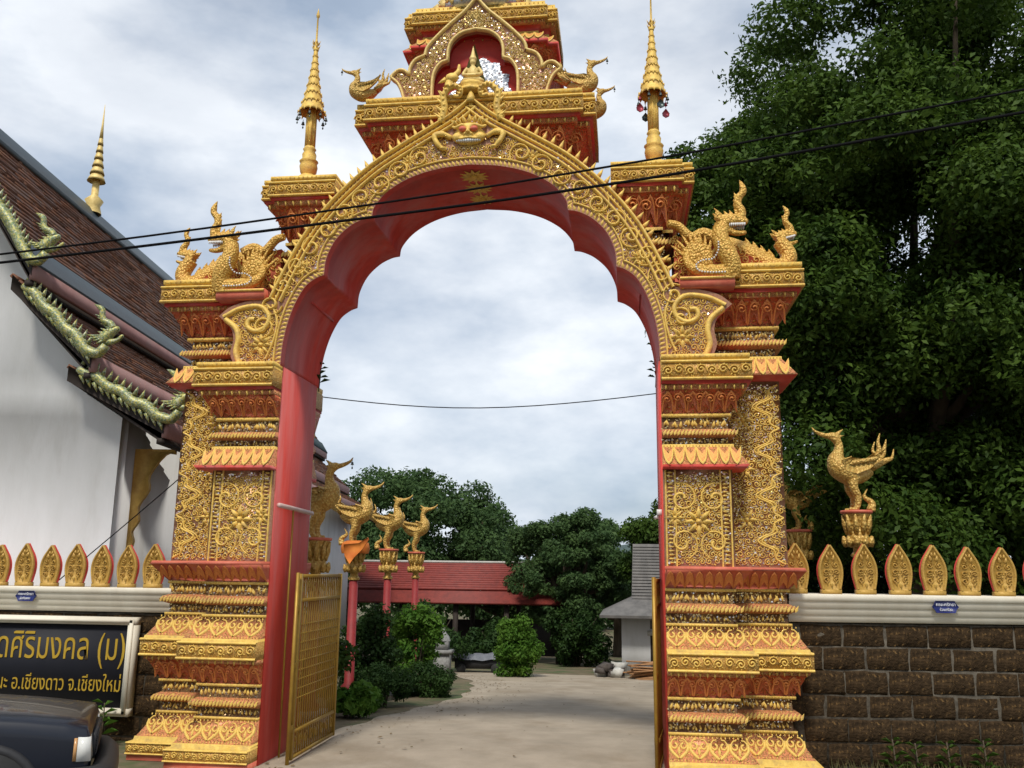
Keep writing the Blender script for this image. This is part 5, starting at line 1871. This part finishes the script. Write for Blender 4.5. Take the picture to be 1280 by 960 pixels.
def pickup(label, loc, rz, paint):
    e = thing("pickup_truck", label, "pickup truck", loc, rz)
    st = np.array([(-3.55, .70, .52), (-3.5, .77, .58), (-3.3, .79, .61), (-2.35, .79, .62), (-2.25, .80, .62), (-1.3, .82, .62), (-1.0, .815, .615), (-.75, .79, .61), (-.4, .755, .60), (-.16, .72, .595), (-.03, .70, .588), (0, .64, .578)])
    V = []
    for x, zt, w in st:
        zb = 0.25
        half = [(w * .97, zb), (w, zb + .05), (w * 1.008, zb + .24), (w * 1.0, zt - .10), (w * .985, zt - .035), (w * .93, zt - .008), (w * .55, zt + .006), (0, zt + .010)]
        V += [(x, y, z) for y, z in half] + [(x, -y, z) for y, z in half[-2::-1]]
    n = 15
    mb = MB()
    mb.add(V, [grid_faces(len(st), n, True)])
    k = len(st)
    for r0 in (0, (k - 1) * n):
        mb.f.append(np.array([[r0 + i, r0 + i + 1, r0 + n - 2 - i] for i in range(6)] + [[r0 + i + 1, r0 + n - 3 - i, r0 + n - 2 - i] for i in range(6)]))
        mb.f[-1] = np.clip(mb.f[-1], r0, r0 + n - 1)
        mb.m.append(np.zeros(len(mb.f[-1]), int))
    mb.build("body", paint, e, False)
    c = MB()
    pr_ = [(-1.02, .81), (-1.42, 1.17), (-1.6, 1.21), (-2.05, 1.21), (-2.2, 1.17), (-2.28, .80)]
    V = []
    for x, z in pr_:
        w = .575 - (z - .8) * 0.22
        V += [(x, w, z), (x, -w, z)]
    F = [np.array([[2 * i, 2 * i + 1, 2 * i + 3, 2 * i + 2] for i in range(5)])]
    c.add(V, F, 0)
    c.add(V, [np.array([[0, 2, 4, 6], [0, 6, 8, 10], [1, 5, 3, 7]])[:2]], 0)
    c.add(V, [np.array([[1, 7, 5, 3], [1, 11, 9, 7]])], 0)
    c.build("cabin", paint, e)
    g = MB()
    ws = [(-1.035, .835), (-1.40, 1.155)]
    g.add([(ws[0][0] + .012, .53, ws[0][1]), (ws[0][0] + .012, -.53, ws[0][1]), (ws[1][0] + .012, -.47, ws[1][1]), (ws[1][0] + .012, .47, ws[1][1])], np.array([[0, 1, 2, 3]]))
    g.build("windscreen", glass_dark, e)
    for d in (-1, 1):
        g = MB()
        P_ = [(-1.12, .84), (-1.45, 1.14), (-1.98, 1.16), (-2.1, .84)]
        V, F = prism(P_, -.004, .004)
        V[:, 1] = V[:, 1] + d * (.583 - (V[:, 2] - .8) * 0.22)
        g.add(V, F)
        g.build("side_window", glass_dark, e)
        for wx in (-0.60, -2.85):
            w_ = link("wheel", None, e, (wx, d * 0.545, 0.265))
            t_ = MB()
            V, F = lathe([(0.15, -.085), (0.235, -.09), (0.262, -.07), (0.265, 0), (0.262, .07), (0.235, .09), (0.15, .085)], 26)
            t_.add(V[:, [0, 2, 1]], F)
            t_.build("tyre", tyre_m, w_, True)
            t_ = MB()
            V, F = lathe([(0, .06), (0.05, .065), (0.06, .05), (0.14, .05), (0.155, .08)], 20)
            V = V[:, [0, 2, 1]] * [1, d, 1]
            t_.add(V, F)
            t_.build("rim", rim_m, w_, True)
            a_ = MB()
            th = np.linspace(-0.15, math.pi + 0.15, 20)
            a_.add(*tube(np.c_[wx + 0.315 * np.cos(th), np.full(20, d * 0.60), 0.265 + 0.315 * np.sin(th)], 0.035, 8))
            a_.build("wheel_arch", bumper_m, e, True)
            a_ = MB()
            V, F = lathe([(0.0, 0), (0.31, 0.0), (0.31, 0.10)], 24)  # black disc over the uncut body side, painted shade of a wheel well
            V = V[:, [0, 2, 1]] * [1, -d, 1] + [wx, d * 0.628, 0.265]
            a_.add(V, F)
            a_.build("wheel_well_shade", tyre_m, e)
        h = MB()
        h.add(*hexa([(-0.07, d * .604, .475), (-0.07, d * .604, .625), (-0.07, d * .40, .475), (-0.07, d * .40, .625), (0.015, d * .596, .475), (0.004, d * .594, .62), (0.02, d * .40, .475), (0.002, d * .40, .62)]))
        h.build("headlight", lens_m, e)
        h = MB()
        h.add(*hexa([(-0.092, d * .606, .48), (-0.092, d * .606, .62), (-0.092, d * .57, .48), (-0.092, d * .57, .62), (-0.072, d * .605, .48), (-0.072, d * .605, .62), (-0.072, d * .57, .48), (-0.072, d * .57, .62)]))
        h.build("side_lamp", lens_amber, e)
        h = MB()
        h.add(*tube([(-1.28, d * .60, .90), (-1.28, d * .70, .93)], .012, 6))
        h.add(*ellipsoid((-1.28, d * .73, .96), (.04, .06, .07)))
        h.build("wing_mirror", bumper_m, e, True)
    h = MB()
    h.add(*box(0.0, 0.03, -.38, .38, .46, .61))
    for q in range(5):
        h.add(*box(0.03, 0.038, -.37, .37, .475 + q * .028, .485 + q * .028))
    h.build("grille", bumper_m, e)
    h = MB()
    pts = catmull([(-0.30, .63, .36), (-0.05, .62, .36), (.07, .50, .36), (.10, 0, .36), (.07, -.50, .36), (-.05, -.62, .36), (-.30, -.63, .36)], 5)
    h.add(*tube(pts, .085, 8))
    h.build("bumper", bumper_m, e, True)
    return e


paint_navy = mat("navy_car_paint", (0.006, 0.008, 0.015), (0.007, 0.009, 0.017), rough=0.34, coat=0.25)
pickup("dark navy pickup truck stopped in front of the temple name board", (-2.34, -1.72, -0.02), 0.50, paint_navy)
crate = thing("covered_cart", "low dark cart under a sagging grey tarpaulin beside the round bush", "cart", (-2.0, 13.6, gz(13.6)), 0.1)
b = MB()
b.add(*box(-0.55, 0.55, -0.3, 0.3, 0.10, 0.34))
b.build("box", bumper_m, crate)
for x in (-0.4, 0.4):
    b = MB()
    V, F = lathe([(0, -.03), (.11, -.03), (.11, .03), (0, .03)], 14)
    b.add(V[:, [0, 2, 1]] + [x, -0.32, 0.11], F)
    b.build("wheel", tyre_m, crate)
b = MB()
gx, gy = np.meshgrid(np.linspace(-0.6, 0.6, 13), np.linspace(-0.36, 0.36, 7))
zz_ = 0.47 - 0.10 * np.cos(gx * 2.6) * np.clip(1 - np.abs(gy) * 1.2, 0, 1) - 0.12 * (np.abs(gy) > 0.34) + 0.012 * np.sin(gx * 17 + gy * 9)
b.add(np.stack([gx.ravel(), gy.ravel(), zz_.ravel()], 1), grid_faces(7, 13))
b.build("tarpaulin", mat("grey_tarp", (0.16, 0.165, 0.18), (0.11, 0.115, 0.13), rough=0.5), crate, True)

# ------------------------------------------------------------------ plants and trees
bark = mat("bark", (0.10, 0.075, 0.05), (0.06, 0.045, 0.03), scale=5, rough=0.95, bump=0.7, bscale=12, stretch=(1, 1, 0.3))
leaf_big = leaf_mat("fig_leaves", (0.026, 0.060, 0.009), (0.082, 0.140, 0.020))
leaf_far = leaf_mat("rain_tree_leaves", (0.045, 0.090, 0.032), (0.085, 0.145, 0.044))
leaf_bright = leaf_mat("bright_leaves", (0.05, 0.13, 0.015), (0.12, 0.23, 0.03))
leaf_dark = leaf_mat("hedge_leaves", (0.018, 0.045, 0.012), (0.045, 0.09, 0.02))


def foliage(clumps, n, size, shell=0.45, up=0.4, aspect=0.5):
    """Leaf-sized quads spread through uneven clumps [(centre, radii)]."""
    C_ = np.array([c for c, r in clumps], float)
    R_ = np.array([np.broadcast_to(r, 3) for c, r in clumps], float)
    w = R_.prod(1) ** (2 / 3)
    k = rng.choice(len(clumps), n, p=w / w.sum())
    d = rng.normal(size=(n, 3))
    d /= np.linalg.norm(d, axis=1)[:, None]
    rad = (shell + (1 - shell) * rng.random(n)) ** 0.6 * (1 + 0.10 * rng.normal(size=n))
    P = C_[k] + d * R_[k] * rad[:, None]
    N = d * 0.6 + np.array([0, 0, up]) + rng.normal(size=(n, 3)) * 0.55
    N /= np.linalg.norm(N, axis=1)[:, None]
    T = np.cross(N, rng.normal(size=(n, 3)))
    T /= np.linalg.norm(T, axis=1)[:, None] + 1e-9
    B = np.cross(N, T)
    s = (size * rng.uniform(0.45, 1.45, n))[:, None]
    T, B = T * s, B * s * aspect
    V = np.stack([P - T * 0.5, P + B * 0.5 + N * s * 0.06, P + T * 0.5 - N * s * 0.12, P - B * 0.5 + N * s * 0.06], 1).reshape(-1, 3)
    mb = MB()
    mb.add(V, np.arange(4 * n).reshape(-1, 4))
    return mb


def crown_clumps(c, r, n, rc, lo=0.45, flat=0.75):
    out = []
    for _ in range(n):
        d = rng.normal(size=3)
        d /= np.linalg.norm(d)
        q = lo + (1 - lo) * rng.random() ** 0.6
        s = rc * rng.uniform(0.6, 1.3)
        out.append((np.asarray(c) + d * np.asarray(r) * q, (s, s, s * flat)))
    return out


def tree(name, label, x, y, cz, r, n_cl, rc, n_leaf, size, m, trunk=0.25, group=None, lo=0.45, cat="tree", flat=0.75, shell=0.35, clumps=None):
    g0 = gz(y)
    e = thing(name, label, cat, (x, y, g0), 0, group)
    cl = clumps or crown_clumps((0, 0, cz - g0), r, n_cl, rc, lo, flat)
    foliage(cl, n_leaf, size, shell).build("crown", m, e)
    t_ = MB()
    h = cz - g0
    top = h - r[2] * 0.35
    t_.add(*tube(catmull([(0, 0, -0.1), (0.05 * trunk, 0.03, top * 0.4), (-0.3 * trunk, 0.1 * trunk, top)], 4), np.linspace(trunk, trunk * 0.6, 9), 10))
    t_.build("trunk", bark, e, True)
    lim = MB()
    pick = rng.choice(len(cl), min(len(cl), 26), replace=False)
    for q in pick:
        c = np.array(cl[q][0])
        base = np.array([0, 0, top * rng.uniform(0.55, 1.0)])
        md = base * 0.5 + c * 0.5 + np.array([0, 0, -0.12 * r[2]]) + rng.normal(size=3) * 0.1
        lim.add(*tube(catmull([base, md, c], 4), np.linspace(trunk * 0.38, trunk * 0.05, 9), 6))
    lim.build("limbs", bark, e, True)
    return e


# the great tree behind the block wall
cl = crown_clumps((0.5, 0, 6.9), (3.4, 3.2, 4.7), 150, 0.70, 0.35, 0.7)
cl += crown_clumps((-1.9, 0.0, 7.3), (1.7, 1.3, 1.5), 34, 0.46, 0.3, 0.7)
cl += crown_clumps((-2.0, 0.0, 5.8), (1.5, 1.3, 1.8), 28, 0.46, 0.3, 0.7)
cl += crown_clumps((-2.2, 0.2, 8.3), (1.2, 1.0, 0.9), 18, 0.44, 0.2, 0.7)
cl += crown_clumps((-2.9, 0.2, 7.0), (0.9, 1.0, 1.2), 14, 0.42, 0.2, 0.7)
cl += crown_clumps((0.2, -1.2, 6.2), (2.8, 1.5, 3.0), 60, 0.62, 0.2, 0.7)
cl += crown_clumps((0.4, -1.0, 3.0), (3.2, 1.8, 1.6), 30, 0.65, 0.3, 0.7)
tree("fig_tree", "huge dark green tree towering over the block wall and the gateway's shoulder", 5.7, 5.4, 6.6, (3.7, 3.3, 4.7), 0, 0, 460000, 0.092, leaf_big, trunk=0.42, clumps=cl)
tree("rain_tree", "broad domed tree behind the swan columns", -5.9, 24.0, 2.75, (3.4, 2.9, 2.35), 90, 0.72, 64000, 0.15, leaf_far, 0.3, "trees inside the grounds", lo=0.5)
tree("rain_tree", "spreading tree in the middle of the grounds between the pavilion and the hut", -0.25, 18.6, 1.75, (1.75, 1.5, 1.75), 90, 0.34, 46000, 0.10, leaf_far, 0.28, "trees inside the grounds", lo=0.4)
tree("leafy_tree", "tree hanging over the roof of the small hut", 2.75, 17.6, 2.55, (1.55, 1.4, 1.25), 34, 0.45, 22000, 0.12, leaf_big, 0.18, "trees inside the grounds", lo=0.4)
tree("rain_tree", "lower tree filling the gap behind the red pavilion roof", -3.3, 28.0, 1.6, (2.3, 2.0, 1.9), 40, 0.7, 24000, 0.17, leaf_far, 0.25, "trees inside the grounds")
tree("rain_tree", "wide tree behind the middle tree, closing the gap towards the hut", 1.2, 25.0, 1.75, (3.0, 2.2, 1.75), 60, 0.6, 36000, 0.15, leaf_far, 0.28, "trees inside the grounds")
tree("rain_tree", "tree standing far behind the hut's grey roof", 5.5, 30.0, 2.2, (3.2, 2.5, 2.4), 40, 0.9, 22000, 0.2, leaf_far, 0.3, "trees inside the grounds")
tree("rain_tree", "tree far behind the farthest swan column, half hidden by the hall", -12.0, 27.0, 2.4, (3.0, 2.5, 2.4), 40, 0.9, 20000, 0.2, leaf_far, 0.3, "trees inside the grounds")
tree("leafy_tree", "dark undergrowth tree in shade behind the wall's swan column", 4.6, 9.5, 1.4, (1.9, 1.2, 1.9), 36, 0.55, 26000, 0.12, leaf_dark, 0.14, "trees inside the grounds")
tree("leafy_tree", "dark leafy tree in shade under the great tree's outer limbs", 8.2, 8.0, 1.8, (2.2, 1.6, 2.2), 36, 0.65, 26000, 0.13, leaf_dark, 0.16, "trees inside the grounds")


def shrub(name, label, x, y, r, h, n, size, m, group, rc=0.16, n_cl=26, base=0.0, clip=False):
    g0 = gz(y)
    e = thing(name, label, "shrub", (x, y, g0), 0, group)
    cl = crown_clumps((0, 0, base + h / 2), (r, r, h / 2 - 0.02), n_cl, rc, 0.75 if clip else 0.35, 0.9)
    foliage(cl, n, size, 0.2).build("foliage", m, e)
    t_ = MB()
    for q in range(6):
        a = q * 1.05 + 0.3
        t_.add(*tube(catmull([(0.05 * math.cos(a), 0.05 * math.sin(a), -0.05), (0.25 * r * math.cos(a), 0.25 * r * math.sin(a), h * 0.4), (0.6 * r * math.cos(a), 0.6 * r * math.sin(a), h * 0.8)], 3), np.linspace(0.018, 0.006, 7), 5))
    t_.build("stems", bark, e, True)
    return e


G = "shrubs along the drive"
shrub("clipped_bush", "dark rounded bush at the drive's edge below the cloth-wrapped swan column", -1.98, 4.85, 0.36, 0.52, 9000, 0.045, leaf_dark, G, 0.13, 30, clip=True)
shrub("clipped_bush", "low spreading dark bush at the bend of the drive", -1.78, 6.7, 0.46, 0.46, 9000, 0.045, leaf_dark, G, 0.13, 30, clip=True)
shrub("tall_shrub", "tall loose shrub between the two middle swan columns", -2.45, 5.7, 0.34, 1.35, 7000, 0.075, leaf_dark, G, 0.2, 30)
shrub("tall_shrub", "tall yellow-green shrub in front of the farther swan columns", -2.10, 7.5, 0.38, 1.40, 7500, 0.08, leaf_bright, G, 0.2, 30)
shrub("tall_shrub", "dense leafy shrub behind the open iron gate leaf", -2.62, 3.4, 0.40, 1.30, 9000, 0.09, leaf_big, G, 0.2, 30)
shrub("low_plant", "low bright green plant at the foot of the open gate leaf", -1.98, 3.3, 0.26, 0.36, 2600, 0.10, leaf_bright, G, 0.12, 16)
shrub("low_plant", "low green plant beside the white plinth of the cloth-wrapped swan column", -2.02, 4.0, 0.22, 0.30, 2000, 0.09, leaf_bright, G, 0.10, 14)
shrub("round_bush", "bright green bush trimmed to a round cone at the far end of the drive", -0.98, 12.2, 0.42, 1.22, 16000, 0.07, leaf_bright, G, 0.2, 44)
shrub("round_bush", "dark green bush behind the small grey shrine post", -3.2, 13.4, 0.9, 1.5, 12000, 0.09, leaf_dark, G, 0.3, 36)
shrub("round_bush", "dark bush in the shade of the middle tree beside the hut", 0.1, 17.5, 0.9, 1.6, 12000, 0.10, leaf_dark, G, 0.3, 36)
shrub("round_bush", "dark bush under the eaves of the red pavilion", -2.0, 17.0, 0.8, 1.1, 10000, 0.10, leaf_dark, G, 0.3, 30)
# low tree belt closing the horizon
belt = [((x, 46 + 3 * math.sin(x * 0.7), -1.3 + 1.5 + 0.9 * math.sin(x * 0.37) + rng.uniform(-.4, .4)), (1.6, 1.4, 1.5)) for x in np.arange(-48, 52, 1.3)]
o = foliage(belt, 90000, 0.34, 0.3).build("distant_wood", leaf_far, kind="stuff")
o["label"] = "far-off belt of trees along the horizon"
o["category"] = "woods"


def weed(label, x, y, h, n=9, m=leaf_bright, z=0.0, spread=0.5, group="weeds by the walls"):
    e = thing("weed", label, "weed", (x, y, z), 0, group)
    t_, lf = MB(), MB()
    t_.add(*tube([(0, 0, -0.02), (0.01, 0, h * 0.5), (0.0, 0.01, h * 0.95)], 0.006, 5))
    for k in range(n):
        a = k * 2.4
        zz = h * (0.25 + 0.75 * k / n)
        L = h * 0.42 * (1 - 0.4 * k / n)
        c, s_ = math.cos(a), math.sin(a)
        p0, p1, p2 = np.array([0, 0, zz]), np.array([c * L * .5, s_ * L * .5, zz + L * 0.38]), np.array([c * L, s_ * L, zz + L * 0.25])
        side = np.array([-s_, c, 0]) * L * 0.17
        lf.add([p0, p1 + side, p2, p1 - side], np.array([[0, 1, 2], [0, 2, 3]]))
    t_.build("stem", bark, e, True)
    lf.build("leaves", m, e)
    return e


_c, _s = math.cos(_a), math.sin(_a)
for k, (u, h) in enumerate(((0.78, 0.36), (0.97, 0.33), (1.24, 0.34), (1.55, 0.36))):
    weed("leafy weed sprouting at the foot of the dark block wall", 2.90 + u * _c + 0.16 * _s, 0.42 + u * _s - 0.16 * _c, h, 11, leaf_big)
weed("fern-like weed beside the lower corner of the name board", -3.62, 0.55, 0.42, 13, leaf_bright)
weed("small leafy weed in front of the name board's bottom rail", -3.98, 0.50, 0.40, 11, leaf_bright)
weed("wispy grass tuft on the gateway ledge above the pale conduit", -1.78, 0.97, 0.30, 12, leaf_dark, z=3.58)
weed("wispy grass tuft on the gateway ledge nearest the dark block wall", 1.78, 0.97, 0.26, 10, leaf_dark, z=3.58)
gb = MB()
n = 2600
u = rng.uniform(0.25, 5.5, n)
q = rng.uniform(0.13, 0.34, n)
X, Y = 2.90 + u * _c + q * _s, 0.42 + u * _s - q * _c
hh = rng.uniform(0.04, 0.20, n)
an = rng.uniform(0, 6.28, n)
V = np.stack([np.stack([X - 0.006, Y, np.zeros(n)], 1), np.stack([X + 0.006, Y, np.zeros(n)], 1), np.stack([X + 0.35 * hh * np.cos(an), Y + 0.35 * hh * np.sin(an), hh], 1)], 1).reshape(-1, 3)
gb.add(V, np.arange(3 * n).reshape(-1, 3))
o = gb.build("dry_grass", leaf_mat("straw_grass", (0.16, 0.13, 0.06), (0.10, 0.12, 0.04)), kind="stuff")
o["label"] = "thin dry grass along the foot of the block wall"
o["category"] = "grass"

# ------------------------------------------------------------------ wires
wire_m = mat("black_cable", (0.008, 0.008, 0.009), (0.010, 0.010, 0.011), rough=0.9, spec=0.05)


def wire(label, pts, r_):
    b = MB()
    b.add(*tube(catmull(pts, 6), r_, 6))
    return tag(b.build("overhead_wire", wire_m, None, True), label, "wire")


wire("upper of the two thick black cables strung across the front of the arch", [(-16, -2, 3.35), (-9, -2, 3.66), (-3.36, -2, 4.08), (-0.48, -2, 4.365), (1.25, -2, 4.58), (2.73, -2, 4.80), (7, -2, 5.5), (14, -2, 6.8)], 0.009)
wire("lower of the two thick black cables strung across the front of the arch", [(-16, -2, 3.30), (-9, -2, 3.60), (-3.36, -2, 4.01), (-0.42, -2, 4.27), (1.13, -2, 4.43), (2.72, -2, 4.645), (7, -2, 5.3), (14, -2, 6.5)], 0.0115)
wire("slack grey cable hanging behind the arch opening above the grounds", [(-5.5, 5.0, 4.75), (-3.15, 5.18, 4.33), (-0.77, 5.51, 4.20), (1.93, 5.8, 4.45), (5.0, 6.2, 5.0)], 0.008)
wire("thin cable slanting from the coping up to the outer pier", [(-4.6, 1.0, 1.50), (-3.75, 0.95, 2.2), (-2.85, 0.88, 2.95)], 0.006)

# fallen leaves and grit on the drive
lt = MB()
n = 420
yy = rng.uniform(-1.5, 12.5, n) ** 1.0
side = rng.random(n)
lx = np.array([np.interp(y, *zip(*_L)) for y in yy]) + np.abs(rng.normal(0, 0.55, n))
lx = np.where(side < 0.15, rng.uniform(-1.4, 3.0, n), lx)
ang = rng.uniform(0, 6.28, n)
sz = rng.uniform(0.012, 0.034, n)
zg = np.array([gz(y) for y in yy]) + 0.012
V = np.stack([np.stack([lx + sz * np.cos(ang + k * math.pi / 2) * (1 if k % 2 else 0.5), yy + sz * np.sin(ang + k * math.pi / 2) * (1 if k % 2 else 0.5), zg + rng.uniform(0, 0.010, n)], 1) for k in range(4)], 1).reshape(-1, 3)
lt.add(V, np.arange(4 * n).reshape(-1, 4))
o = lt.build("leaf_litter", mat("dead_leaves", (0.16, 0.10, 0.04), (0.09, 0.07, 0.03), scale=1.5, rough=0.9), kind="stuff")
o["label"] = "scattered dead leaves and grit on the drive"
o["category"] = "leaf litter"
